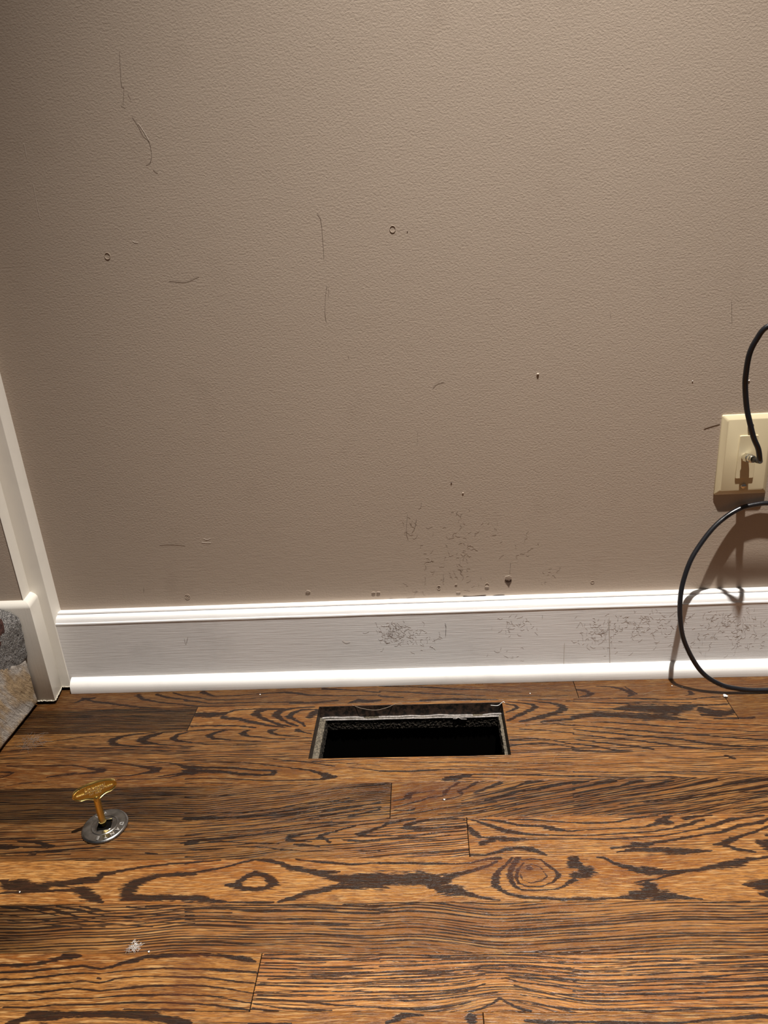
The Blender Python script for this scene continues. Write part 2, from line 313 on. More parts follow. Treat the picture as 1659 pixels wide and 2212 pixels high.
# hand-measured figure of each oak board: row, then x,y,width triples in 0.1 mm
GRAIN = """
0 -5674,542,24 -5561,456,62 -5419,431,43
0 -5613,423,31 -5380,523,37 -5175,561,42 -4967,614,42 -4562,703,35 -4180,746,29 -3698,779,23
0 -4712,399,75 -4601,494,49 -4328,580,30 -4033,635,24 -3724,691,24
0 -4416,380,44 -4237,463,43 -3958,520,30 -3754,587,24
0 -4163,344,31 -3987,428,25 -3790,466,24
1 -5871,682,15 -5283,748,15 -4721,769,18 -4360,754,23 -4073,793,14
2 -5870,1488,16 -5587,1458,16 -5268,1391,16 -4935,1350,13
2 -3821,1295,21 -4002,1276,21 -4248,1320,21 -4498,1351,32 -4648,1411,63 -4693,1473,116 -4667,1537,76 -4495,1580,35 -4227,1613,25 -3877,1648,20 -3434,1673,15
2 -3734,1298,16 -3993,1302,32 -4141,1375,73 -4266,1461,116 -4208,1526,71 -3988,1571,25 -3445,1636,15
2 -3640,1319,21 -3765,1362,42 -3806,1450,77 -3738,1503,46 -3469,1554,15
2 -6156,1543,13 -5618,1571,13 -5087,1600,15 -4552,1653,12 -3856,1710,10 -3416,1735,10
3 -5996,1961,14 -5587,1971,14 -5255,1968,19 -5052,1974,28 -4869,2013,23 -4720,2052,51 -4594,2078,92 -4568,2101,46 -4752,2130,36 -4923,2149,18 -5309,2195,14
3 -6030,2080,19 -5891,2090,37 -5834,2103,32 -5866,2136,18 -5987,2156,14
3 -4960,1882,14 -4613,1915,19 -4347,1958,23 -4114,2010,33 -3937,2049,55 -3814,2075,69 -3815,2120,45 -4026,2160,23 -4172,2201,18
3 -4208,1891,14 -3862,1936,14 -3603,1978,23 -3450,2050,55 -3342,2087,114
3 -3335,2110,91 -3386,2153,58 -3537,2183,27 -3764,2222,18
0 -3692,349,75 -3580,414,49 -3473,464,24 -3195,466,24 -2923,441,24 -2651,422,24 -2378,403,49 -2189,435,49 -1997,494,36 -1540,528,24 -894,539,21
0 -3944,445,25 -3746,483,30 -3542,551,24 -3261,571,21 -2900,547,18 -2634,507,18
0 -3911,551,36 -3715,589,36 -3517,641,24 -3150,649,24 -2878,645,29 -2424,654,23 -2062,668,29
0 -3874,671,35 -3587,717,29 -3222,725,23 -2857,739,23 -2587,743,23
0 -1781,337,49 -1595,360,37 -1280,403,24 -898,465,24
0 -1376,738,29 -1206,659,76 -1061,693,75 -888,671,46
0 -2240,676,41 -1880,690,41 -1528,646,23
1 -3604,910,113 -3401,931,113 -3229,909,85
1 -3229,909,68 -3070,831,34 -2841,811,23 -2574,807,23 -2305,817,23
1 -3207,993,56 -2965,1043,66 -2683,1134,54 -2460,1209,37 -2228,1261,26
1 -3647,1181,38 -3369,1178,32 -3017,1190,32 -2838,1214,37 -2659,1247,21
1 -2303,831,23 -2570,830,34 -2703,873,96 -2724,942,95 -2618,1028,61 -2481,1101,49 -2327,1187,43 -2145,1246,26
1 -1866,791,23 -2129,809,34 -2351,858,74 -2413,953,100 -2334,1052,60 -2195,1151,43 -2044,1236,32
1 -1823,849,23 -2033,855,40 -2164,920,62 -2209,1015,83 -2100,1101,43 -1985,1172,37 -1941,1239,32
1 -1903,1026,82 -1845,946,111 -1801,878,56
1 -3666,1292,21 -3343,1271,27 -2995,1283,21 -2734,1297,21
2 -3080,1285,37 -3221,1340,52 -3298,1402,78 -3220,1469,46 -2938,1515,20 -2594,1551,15 -2255,1579,12
2 -2734,1297,26 -2795,1328,52 -2818,1379,78 -2720,1434,31 -2441,1480,18 -2182,1519,13
2 -2340,1299,26 -2437,1327,57 -2393,1380,46 -2248,1431,26 -2025,1463,18 -1802,1501,13
2 -2055,1275,37 -2029,1328,62 -1955,1369,31 -1815,1412,20
2 -3609,1532,20 -3255,1588,15 -2913,1615,12 -2404,1668,12
3 -2942,1832,12 -2687,1874,17 -2356,1907,19 -2025,1962,16 -1698,2017,16 -1423,2081,18
3 -3493,1911,17 -3077,1941,16 -2664,1975,16 -2331,2034,18 -2002,2099,20 -1758,2150,27 -1627,2198,44 -1513,2244,79 -1399,2290,43
3 -1733,1993,9 -1382,2019,9 -815,2086,11
3 -1217,2109,11 -1059,2135,18 -810,2185,18
3 -3454,2039,46 -3203,2068,46 -2961,2074,41 -2717,2092,41 -2469,2132,27 -2279,2137,36 -2201,2172,53 -2217,2216,48 -2370,2230,40 -2611,2206,44 -2859,2160,54 -3103,2138,68 -3422,2141,81
0 -906,312,22 -360,351,24 -90,378,42 177,420,30 706,472,18 1224,553,15
0 -900,434,24 -449,483,27 -182,530,30 83,550,24 694,619,17
0 -894,554,41 -749,589,35 -536,613,23
0 -271,696,35 -8,683,40 514,698,52 856,740,45
0 1896,668,14 1553,668,17 1040,633,14
1 983,830,22 1099,862,39 1143,920,44 1050,985,43 962,1022,27
1 1024,775,17 1190,810,22 1354,858,55 1396,915,66 1301,994,60 1119,1108,58 974,1209,42
1 1164,753,14 1366,775,22 1613,827,39 1782,916,93 1784,999,81 1657,1061,69 1479,1135,79 1306,1195,57 1135,1241,31
1 1889,1215,36 1627,1232,41 1427,1256,26
1 1971,799,17 1707,768,22 1454,753,17
2 959,1624,24 1246,1609,29 1478,1641,24 1785,1746,19
2 928,1755,33 1073,1724,28 1311,1700,24 1540,1738,24 1774,1804,23
2 1114,1407,25 1431,1442,20 1830,1518,20
2 1206,1321,20 1614,1309,20 1862,1356,25
3 -809,2196,15 -502,2211,17 -350,2204,35 -197,2197,22 108,2183,15 562,2181,13 1012,2199,13 1684,2260,13
3 -819,2007,9 -196,2046,11 419,2063,9 1176,2094,9 1710,2130,9
3 42,2325,21 162,2318,34 253,2299,38 374,2284,26 703,2284,19 1145,2310,15 1668,2344,15
0 2069,529,47 2183,563,58 2255,625,75 2192,680,51 2085,704,23
0 2379,454,24 2549,467,29 2708,521,58 2806,604,75 2838,677,68 2776,718,34
0 2786,486,18 2908,666,23
0 3679,626,45 3688,698,56 3590,742,28
1 1973,756,17 2311,756,17 2647,761,20 2974,791,28 3300,815,22 3629,822,19 3976,775,19 4309,766,14
1 1963,807,19 2290,853,28 2617,880,33 2953,865,14 3601,904,19
1 2501,1012,37 2752,994,161 3069,1033,239 3302,1069,211 3505,996,133 3647,961,64 3824,968,32 4072,955,32 4278,925,22
1 1888,1189,78 2027,1147,89 2229,1122,116 2549,1147,131 2863,1185,155 3173,1222,128 3319,1266,61 3470,1289,30 3779,1308,20 4488,1333,25
1 3696,1030,58 3701,1084,115 3812,1133,171 3962,1159,114 4139,1113,78 4263,1084,63 4333,1068,37
1 3664,1188,51 3893,1214,46
1 3793,1270,25 3949,1275,25 4264,1274,40 4331,1263,40
1 2130,971,22 2504,999,27
2 2109,1295,20 2349,1304,23 2658,1345,30 2962,1393,30 3263,1436,25 3560,1481,20 3859,1511,19 4148,1557,19 4387,1565,19
2 1858,1343,18 2013,1369,18 2245,1407,25 2547,1467,30 2922,1529,29 3294,1577,29 3514,1609,33 3799,1666,28 4086,1706,33 4313,1736,32
2 1841,1431,20 2067,1488,25 2297,1521,29 2593,1586,39 2891,1630,33 3183,1682,38 3389,1747,42 3597,1801,46 3880,1844,32 4165,1875,23 4246,1889,18
2 1819,1542,20 2049,1574,22 2269,1636,24 2568,1682,24 2858,1743,33 3066,1808,37 3275,1860,32 3421,1871,18
2 1800,1639,17 2097,1708,28 2390,1771,37 2608,1817,41 2790,1869,36
2 1781,1734,24 2005,1776,33 2217,1852,37 2435,1893,23
2 3296,1337,20 3601,1365,20 4055,1406,20 4440,1444,15
2 3126,1856,14 3563,1892,18 4009,1893,18 4231,1923,27
2 1756,1862,37 2131,1895,32 2510,1895,18
3 1676,2270,17 1968,2282,17 2404,2293,13 3124,2302,13 3545,2328,17 4036,2371,12
3 1662,2344,17 2092,2375,21 2520,2396,16
3 3664,2018,35 3744,2076,39
3 -5867,2371,11 -5581,2301,13 -5269,2276,11
3 -5308,2197,16 -5165,2156,18 -4934,2123,18
3 -4811,2216,13 -4409,2213,18 -4174,2196,18 -4025,2162,23 -3881,2114,45
3 -4307,2266,11 -3828,2266,13 -3598,2239,18 -3440,2188,45 -3294,2147,90
3 -5967,2192,18 -5886,2161,18 -5833,2105,28
5 -5364,3268,15 -5077,3254,15 -4934,3247,15
5 -5306,3372,71 -5187,3377,64 -5082,3382,28
5 -5132,3289,14 -4902,3310,29 -4738,3348,43 -4652,3376,35 -4711,3401,14 -5009,3383,9
5 -5245,3480,17 -5037,3466,17 -4830,3451,21 -4572,3451,28 -4414,3422,24 -4207,3408,21 -4074,3384,14
5 -3106,3354,17 -3026,3337,42 -2942,3339,63
5 -3483,3486,17 -3395,3496,27 -3337,3501,17
3 -3379,2281,18 -3147,2265,18 -2908,2277,17 -2668,2298,17 -2429,2321,17 -2271,2338,22 -1962,2337,17 -1809,2332,21 -1580,2325,26 -1507,2290,86 -1385,2282,43
3 -2000,2113,13 -1759,2146,22 -1628,2189,35 -1510,2268,65
3 -3355,2360,13 -3042,2361,13 -2727,2374,13
4 -3279,2606,16 -2978,2592,14 -2601,2580,16 -2231,2536,17 -1929,2533,14
4 -3193,2885,19 -2899,2877,15 -2455,2885,19 -2242,2851,23 -2028,2820,27 -1746,2748,16 -1381,2725,16 -1167,2660,16
4 -3167,2971,65 -2948,2966,65 -2729,2964,42 -2440,2950,23 -2156,2914,23 -1946,2870,39 -1804,2844,43 -1591,2800,27 -1376,2765,20 -1089,2702,16
4 -3214,2817,12 -2767,2816,10
4 -2295,2949,15 -2007,2936,27 -1865,2919,27 -1724,2888,23 -1294,2854,23 -1009,2801,23 -781,2747,20
4 -1138,2970,37 -999,2926,30 -775,2863,27
4 -1643,2952,15 -1358,2929,27 -1145,2895,19 -933,2851,27 -777,2825,27
5 -3087,3230,14 -2810,3199,14 -2390,3169,14 -1973,3122,15 -1554,3074,15 -1345,3041,13
5 -3052,3346,39 -2972,3329,42 -2922,3307,28 -2716,3286,25 -2508,3271,28 -2303,3242,25 -2097,3213,32 -1890,3186,22 -1683,3163,18 -1407,3113,18 -1130,3063,17
5 -3043,3372,35 -2933,3365,17 -2771,3341,21 -2635,3326,25 -2347,3356,14 -2066,3368,21 -1927,3370,10
5 -3020,3450,9 -2880,3451,27 -2674,3442,21 -2564,3439,14
5 -2418,3412,12 -2195,3415,17 -2054,3429,15 -1841,3465,14 -1634,3485,13 -1226,3490,10 -743,3488,8
5 -1399,3185,13 -1535,3210,18 -1698,3243,28 -1819,3276,60 -1827,3311,52 -1726,3335,24 -1544,3350,14
5 -1746,3382,17 -1674,3400,38 -1537,3402,24 -1437,3429,10
5 -1055,3119,29 -1191,3162,22 -1325,3213,25 -1446,3256,42 -1469,3290,42 -1382,3318,28 -1336,3362,34
5 -1203,3320,12 -1106,3334,38 -968,3346,31 -751,3336,17
5 -761,3142,43 -841,3185,36 -949,3219,53 -1017,3245,42 -918,3272,42 -754,3280,17
5 -2988,3551,17 -2713,3550,13
3 -810,2183,18 -426,2208,17 -319,2200,35 -121,2188,22 259,2182,15
3 41,2370,63 160,2358,72 252,2311,55 404,2283,30 703,2286,19 1144,2318,15 1665,2356,15
4 -492,2698,16 -434,2666,60 -406,2606,48 -333,2594,28 -201,2581,20 -98,2559,12
4 24,2636,32 34,2576,48 94,2516,29 171,2456,37 217,2422,29
4 236,2620,48 209,2569,48 314,2521,29 392,2461,45 439,2421,37
4 396,2610,32 471,2575,52 577,2527,37 685,2468,66 732,2438,45
4 -608,2721,12 -477,2704,16
4 -604,2828,13 -418,2774,16 -231,2710,28 -173,2677,28 2,2655,18
4 -588,2886,15 -374,2881,27 -346,2853,19
4 15,2715,27 160,2678,16 234,2650,16
4 229,2739,14 449,2675,14 597,2628,20 746,2581,28 897,2524,24 1007,2465,41 1098,2437,49 1274,2430,25
4 516,2735,19 691,2689,39 811,2643,32 961,2596,24 1180,2571,40 1317,2523,53 1484,2476,49 1647,2449,49
4 227,2787,15 514,2754,16 945,2714,18 1238,2662,18 1459,2617,18 1621,2581,24
4 -628,2961,15 -345,2928,17 -61,2868,17 368,2800,15 655,2767,15
4 -63,2952,11 360,2923,11 924,2877,11 1583,2776,13
4 220,2901,17 506,2850,17 934,2801,17 1602,2679,18
5 -761,3151,36 -679,3098,36 -513,3055,29 -345,3021,26
5 241,3032,22 75,3020,26 -135,3034,29 -303,3068,36 -428,3111,54 -455,3156,54 -344,3175,50 -206,3172,43 1,3154,29 249,3141,25
5 -754,3275,24 -480,3274,21 -275,3265,21 -70,3242,21 244,3212,21
5 -752,3318,12 -411,3323,21 -207,3313,16 65,3279,12
5 263,3123,25 300,3195,53 363,3266,69 414,3310,28 507,3320,17 665,3339,68 837,3350,41 996,3353,20 1261,3348,17 1470,3351,14
5 420,3404,51 544,3355,58
5 269,3036,18 351,3052,22 483,3118,36 615,3173,53 692,3219,63 849,3256,42 1006,3285,24 1270,3297,17 1479,3304,17
5 380,3034,11 558,3056,25 692,3085,36 890,3142,32 1092,3155,32 1184,3174,60 1312,3211,45 1413,3239,24 1492,3240,24
5 765,3050,11 902,3053,18 1078,3065,25 1239,3086,22 1517,3112,14
5 263,3564,26 446,3566,19 580,3530,33 688,3491,43 847,3476,56 976,3495,59 1047,3537,49 1120,3570,26
3 1676,2272,13 2186,2289,15 2550,2290,11 3128,2292,13 3405,2320,12 3820,2351,14 4035,2373,12
3 1661,2348,13 1950,2363,15 2233,2391,16 2450,2388,29 2739,2383,33 2881,2386,29 3019,2402,20 3228,2415,12
4 1635,2480,28 1712,2457,41 1816,2443,25
4 1619,2565,20 1922,2487,36 2042,2465,53 2161,2447,37
4 1601,2656,20 1899,2587,28 2197,2533,28 2354,2476,53 2476,2451,49
4 1591,2708,17 2024,2659,18 2398,2578,24 2625,2523,32 2784,2470,40 2859,2458,24
4 1576,2785,13 2001,2756,15 2370,2676,19 2741,2606,31 2966,2561,36 3199,2496,44 3383,2456,36
4 1563,2852,15 2132,2787,15 2570,2710,15 2792,2666,17 3157,2615,16 3539,2524,36 3765,2485,40 3995,2466,40
4 2123,2825,15 2550,2777,15 2986,2709,19 3421,2650,27 3710,2617,23 3948,2573,27
4 2402,2812,13 2830,2763,19 3259,2715,17 3550,2672,15 3910,2661,27
4 1552,2908,11 2250,2865,11 2947,2823,15 3508,2777,15 3873,2747,15
4 1539,2973,13 1954,2953,11 2649,2901,13 3203,2865,13 3840,2822,11
4 2425,2971,11 2903,2952,11 3315,2927,13 3800,2914,15
5 2053,3100,25 2198,3057,25 2338,3037,22 2505,3018,14
5 1512,3108,18 1644,3125,21 1846,3123,18 2053,3100,25
5 1488,3231,14 1757,3218,14 2026,3205,16 2294,3192,21 2439,3151,46 2505,3108,71 2568,3118,88 2642,3137,28
5 2574,3055,47 2649,3029,25
5 1474,3304,14 1738,3304,17 2006,3283,14 2340,3262,17 2617,3215,28 2836,3149,35 2913,3115,35 2998,3098,28
5 2797,3068,53 2912,3043,32 3116,3029,18
5 1465,3351,15 1829,3365,20 2121,3344,20 2452,3324,17 2660,3284,15 2871,3236,21 3087,3179,42 3211,3129,46 3320,3086,46 3526,3063,18 3694,3039,25
5 1851,3490,20 2062,3468,39 2143,3453,82 2220,3454,66 2360,3415,33 2563,3384,27 2673,3361,37 2909,3314,20 3114,3283,34 3265,3226,38 3373,3184,41 3623,3145,42 3722,3093,25
5 1901,3548,13 2102,3510,49 2331,3513,58 2452,3531,80 2576,3540,71 2764,3543,48 2930,3537,19
5 2985,3457,23 3092,3442,56 3203,3385,60 3353,3329,27 3501,3281,27 3673,3206,27
5 3095,3466,42 3211,3525,42 3383,3562,22
5 3507,3448,81 3557,3473,162
5 3607,3333,40 3618,3333,40
5 -4883,3487,14 -4809,3491,24
5 -5230,3508,14 -5016,3506,14 -4661,3503,14 -4381,3493,14
5 -4399,3607,20 -4264,3596,27 -4059,3585,17 -3923,3575,13
6 -2857,3629,23 -3069,3643,23 -3333,3672,26 -3527,3702,29 -3714,3749,35 -3876,3787,54 -3907,3842,79 -4023,3856,79 -4196,3894,78 -4389,3915,78 -4573,3952,93 -4790,3927,156 -4936,3911,94
6 -4940,4026,18 -4677,4013,24 -4415,4000,24 -4153,3987,37 -4022,3980,61
6 -4952,3856,32 -5035,3855,32
6 -4029,3995,91 -3922,4056,105 -3790,4116,74 -3725,4146,29
6 -2811,3782,48 -3023,3788,48 -3218,3809,47 -3336,3855,78 -3450,3908,108 -3488,3984,137 -3485,4060,104 -3405,4097,59 -3186,4091,74 -2990,4093,74 -2715,4107,65
7 -4845,4194,15 -4761,4202,26 -4593,4220,26 -4421,4250,14 -4246,4287,14 -4045,4330,11 -3580,4402,11 -3061,4445,8
7 -4554,4196,20 -4398,4217,35 -4235,4230,20 -4097,4274,37 -3935,4317,17 -3597,4360,11 -3206,4390,10 -2627,4406,10
7 -4214,4194,17 -4074,4214,23 -3903,4246,20 -3784,4282,20 -3617,4312,13 -3224,4342,11 -2643,4351,12
7 -3952,4196,17 -3781,4230,23 -3596,4269,14 -3372,4285,11 -3112,4300,13 -2655,4310,11
7 -3428,4206,20 -3201,4229,14 -2874,4252,10 -2666,4275,10
7 -3212,4200,23 -3022,4192,12 -2687,4202,14
7 -4795,4284,11 -4510,4328,11 -4095,4386,11 -3563,4443,10
7 -4755,4355,10 -4345,4398,10 -3809,4455,8
6 -2960,3644,23 -2830,3621,23 -2562,3603,16
6 -2915,3789,35 -2725,3751,32 -2558,3721,26 -2409,3675,23 -2285,3627,29 -2155,3601,26 -2018,3609,39 -1876,3648,45 -1731,3714,57 -1525,3764,54 -1325,3789,47 -1170,3775,16
6 -1594,3747,32 -1388,3812,47 -1187,3861,77 -992,3870,107 -724,3865,138
6 -719,3963,75 -984,3976,60 -1176,3967,54 -1299,4003,53 -1484,4053,59 -1664,4117,52 -1784,4152,23
6 -1118,3907,91 -721,3918,166
6 -2819,4102,88 -2662,4110,73 -2486,4140,35 -2356,4148,17
6 -2355,4153,14 -2100,4157,14 -1846,4159,17
6 -2409,3941,30 -2308,3926,61 -2253,3881,52 -2188,3820,53 -2117,3781,54 -2004,3814,53 -1926,3876,77 -1877,3930,76 -1972,3975,51 -2071,3996,42 -2202,3988,51 -2289,3949,61 -2332,3934,61
6 -1683,3602,23 -1478,3629,23 -1275,3655,26 -1074,3678,26 -877,3668,22 -734,3662,22
7 -2790,4196,14 -2600,4191,13 -2282,4194,14 -1902,4196,20 -1588,4198,14 -1460,4219,14 -1270,4241,17 -1023,4243,10 -703,4265,8
7 -2777,4239,14 -2525,4233,13 -2142,4250,14 -1766,4252,13 -1515,4267,11 -701,4307,8
7 -1090,4193,17 -903,4197,11 -706,4209,14
7 -2751,4323,11 -2499,4324,12 -2121,4340,12 -1748,4349,10 -1255,4365,11 -697,4388,11
7 -2766,4274,11 -2259,4284,10
7 -2738,4365,11 -2234,4388,11 -1736,4417,11 -1006,4434,8
6 -734,3670,26 -406,3665,32 -146,3676,29 113,3687,19 282,3673,19 375,3643,22 507,3612,29
6 506,3620,29 598,3605,42
6 -723,3888,152 -468,3875,137 -213,3878,137 -23,3895,121 68,3835,61 197,3805,46 366,3753,37 499,3700,31 567,3653,22
6 -151,3968,74 -27,4014,132 97,4029,131 218,4074,58 339,4111,37 458,4140,25 555,4150,11
6 740,3607,22 665,3702,25 580,3778,34 533,3870,60 518,3959,53 579,4033,35 671,4084,32 825,4121,34 1064,4137,28 1195,4145,37 1315,4139,22
6 803,3624,48 725,3733,47 687,3841,46 702,3931,36 732,3991,29 801,4028,17 959,4036,17 1144,4023,17 1223,3995,23 1307,3937,35 1361,3908,45
6 859,3680,13 785,3765,22 753,3872,24 774,3947,18 856,3984,15 1003,3986,12 1135,3935,18 1212,3846,36 1186,3785,21 1110,3707,31 1057,3643,16 957,3626,13 852,3640,13
6 802,3827,9 817,3903,9 899,3941,9 1014,3919,10 1085,3860,14 1058,3799,9
6 880,3720,9 947,3697,9 1029,3737,14 1050,3768,9
6 907,3743,47 914,3748,46
6 1391,3631,63 1400,3710,93
7 -585,4171,11 -400,4181,20 -215,4173,11 29,4181,8 394,4183,8
7 -707,4202,11 -583,4217,11
7 -703,4272,8 -216,4282,8
6 1669,3611,22 1754,3627,32 1838,3699,31 1951,3747,55 2074,3794,76 2176,3826,60 2301,3820,45 2489,3806,39 2677,3793,36 2874,3757,52 3007,3728,77 3138,3707,92 3255,3661,47 3409,3648,37 3488,3633,31
6 2132,3764,46 2312,3782,21
6 1984,3943,12 2112,3922,24 2240,3901,18 2348,3865,24 2545,3822,15
6 2110,3930,29 2129,3988,101 2112,4046,157 2157,4096,113
6 1921,4087,57 2274,4104,84 2352,4119,56 2498,4141,28 2611,4151,14
6 1876,4122,42 2029,4127,48
6 1311,4139,42 1407,4137,37 1549,4144,28 1730,4135,22 1890,4115,28
6 1442,3600,48 1442,3663,31 1479,3788,76 1552,3796,91 1492,3849,75 1392,3848,75
6 3076,3982,14 3183,3983,72 3328,3999,157
6 3217,4097,34 3279,4112,42
7 2597,4190,11 2831,4189,11 3063,4186,16
8 -4468,4866,25 -4287,4866,29 -4112,4854,25 -4004,4827,35 -3919,4805,42 -3850,4770,50 -3764,4774,50 -3682,4768,20
8 -4427,4939,17 -4251,4933,17 -4077,4921,17 -3907,4903,15 -3736,4885,17 -3623,4873,15 -3495,4891,17 -3419,4903,14 -3310,4879,19 -3218,4842,27 -3111,4812,37 -3004,4779,37 -2827,4771,37 -2710,4766,30 -2524,4757,25
8 -4387,5011,19 -4153,5005,17 -3928,4981,17 -3762,4957,14 -3531,4945,11 -3410,4953,10 -3299,4937,11 -3095,4915,11 -2958,4905,12 -2785,4897,14 -2480,4903,14
8 -4343,5091,14 -4118,5072,16 -3890,5057,16 -3723,5040,16 -3553,5028,14 -3456,5036,14 -3371,5045,14 -3307,5031,14 -3236,5004,16 -3047,4980,12 -2873,4980,11 -2455,4988,14
8 -4303,5162,11 -4080,5144,14 -3853,5132,16 -3747,5113,14 -3615,5097,16 -3459,5109,14 -3338,5123,11 -3171,5108,14 -3008,5085,18 -2840,5073,16 -2433,5065,16
8 -4271,5218,13 -3983,5217,11 -3821,5196,16 -3593,5194,11 -3365,5193,10 -3147,5170,11 -2924,5158,16 -2405,5159,13
8 -4203,5279,10 -3949,5283,11 -3733,5261,13 -3340,5251,11 -3008,5234,13 -2673,5230,13 -2380,5243,13
8 -3040,5296,6 -2762,5295,10 -2363,5301,7
9 -4086,5429,21 -3966,5402,42 -3884,5343,64 -3739,5364,96 -3578,5347,53 -3357,5341,43 -3137,5334,43 -2913,5339,53 -2741,5354,64 -2566,5385,52 -2393,5415,41
8 -3414,4998,14 -3376,5004,14
8 -2617,4757,30 -2379,4759,30 -2199,4770,30 -2076,4794,42 -1954,4813,37 -1892,4831,15
8 -2572,4903,17 -2340,4903,17 -2220,4915,24 -2103,4921,24 -1985,4933,19 -1839,4944,16
8 -2548,4984,14 -2374,4986,14 -2196,5009,12 -2019,5032,14 -1846,5045,9
8 -2523,5065,18 -2350,5072,14 -2175,5089,11 -1999,5117,11 -1836,5145,9
8 -2493,5160,16 -2266,5168,13 -2093,5190,13 -1975,5217,11 -1839,5235,10
8 -2470,5237,13 -2301,5245,11 -2130,5261,13 -2016,5277,17 -1847,5300,10
9 -2450,5302,8 -2282,5310,7 -2117,5313,10 -1844,5310,10
8 -1815,4755,7 -1558,4753,7 -1208,4759,10 -678,4757,12
8 -1736,4797,22 -1666,4797,12 -1318,4801,17 -971,4814,12 -676,4808,10
8 -1796,4846,7 -1542,4846,11 -1198,4841,7
8 -1832,4897,7 -1590,4903,11 -1420,4891,8 -1078,4891,12 -671,4901,8
8 -1823,4941,8 -1526,4938,9 -1288,4936,11 -960,4941,14 -669,4932,7
8 -1816,4974,9 -1520,4976,8 -1181,4976,8 -667,4967,10
8 -1741,5008,8 -1460,4997,9 -1100,4999,14 -666,5002,8
8 -1802,5043,8 -1565,5043,9 -1431,5037,10 -1117,5044,10 -664,5042,8
8 -1821,5060,7 -1559,5077,8 -1057,5085,9 -662,5075,8
8 -1829,5128,8 -1494,5133,9 -1330,5116,10 -1053,5123,10 -659,5125,11
8 -1801,5156,9 -1488,5166,7 -1159,5160,10 -657,5164,10
8 -1832,5189,9 -1592,5205,10 -1370,5220,10 -1149,5241,15 -931,5257,11 -652,5272,13
8 -1824,5241,10 -1579,5275,10 -1414,5285,17 -1251,5293,25 -1088,5300,8
8 -1823,5281,13 -1683,5302,17 -1573,5307,8
8 -958,5198,10 -655,5208,9
9 -1831,5418,10 -1660,5417,19 -1446,5419,14
9 -2418,5405,21 -2382,5415,12
8 -678,4753,12 -392,4756,11 -107,4766,11 119,4766,8 458,4755,7 1194,4759,7
8 -677,4790,11 -335,4794,10 6,4778,8
8 -674,4834,10 -334,4832,8 4,4808,10 342,4794,8 789,4797,10 1185,4804,9
8 -672,4879,9 -334,4870,9 3,4844,8 339,4833,11 672,4835,11 1177,4842,11
8 -669,4932,10 -334,4921,10 1,4894,9 224,4882,11 502,4870,12 831,4886,14 1167,4894,10
8 -667,4967,9 -223,4950,12 111,4915,9 334,4897,9 609,4903,9 878,4932,10 1159,4938,8
8 -666,4999,10 -333,4988,10 -1,4955,9 276,4926,9 495,4938,8 710,4966,10 1152,4972,8
8 -664,5039,9 -333,5030,16 -58,5012,10 162,4984,10 329,4955,9
8 546,4972,10 760,4995,11 1028,5006,16 1144,5011,10
8 -662,5078,10 -388,5080,16 -115,5066,10 104,5041,10 270,5006,11 435,4995,10 522,4995,14 647,5034,11 858,5062,10 1133,5067,11
8 -659,5125,13 -441,5131,13 -170,5117,10 47,5107,10 210,5085,13 321,5046,10
8 590,5062,11 723,5106,15 899,5139,13 1117,5149,13
8 -657,5164,9 -332,5160,13 -9,5141,10 154,5118,11
8 -655,5210,11 -386,5207,13 -118,5195,10 97,5168,10 259,5151,10 367,5134,9 476,5118,8
8 632,5150,8 839,5182,10 1109,5192,13
8 -652,5272,17 -385,5284,19 -226,5283,19 -66,5264,15 94,5237,10 180,5216,9
8 153,5309,13 249,5284,17 336,5247,15 414,5204,21 447,5188,19 497,5215,21 566,5257,17 635,5288,23 706,5300,15
8 551,5204,9 674,5230,8 829,5246,15 980,5271,17 1091,5281,17
9 -582,5412,20 -510,5376,35 -437,5344,42 -331,5334,21 -247,5339,10
9 167,5332,31 170,5363,62 178,5393,51
9 654,5381,20 805,5395,30 959,5390,16 1069,5394,20
8 1181,4803,11 1455,4804,8 1730,4798,7
8 1173,4842,14 1392,4843,11 1666,4836,8 1941,4822,14 2271,4805,12 2711,4781,12 2993,4770,12
8 1163,4891,9 1436,4889,10 1709,4878,7 2035,4868,14 2360,4857,10 2973,4817,10
8 1155,4932,9 1371,4935,10 1589,4926,8 1917,4903,9 2350,4886,9 2945,4880,14
8 1148,4972,10 1471,4966,8 1794,4960,10 2066,4940,14 2442,4926,9 2933,4909,10
8 1138,5022,10 1406,5017,11 1673,5011,13 1992,5005,11 2209,4988,16 2423,4976,16 2642,4954,11 2920,4937,10
8 1129,5067,8 1554,5061,8 1870,5060,10 2190,5043,10 2457,5026,13 2891,5004,11
8 1120,5111,15 1382,5121,10 1646,5113,13 1909,5104,10 2173,5093,11 2867,5059,13
8 1113,5149,10 1428,5148,15 1741,5147,13 2055,5136,9 2476,5114,10 2849,5102,13
8 1103,5200,11 1362,5204,15 1622,5203,11 1933,5195,11 2193,5184,11 2455,5167,13 2826,5153,15
8 1087,5281,17 1343,5286,15 1598,5290,14 1852,5292,12 2110,5278,12 2316,5267,14 2520,5261,14 2780,5260,12
9 1066,5389,16 1368,5398,24 1669,5401,20 1970,5395,16 2177,5374,20 2382,5358,24 2690,5331,26 2745,5341,24
"""
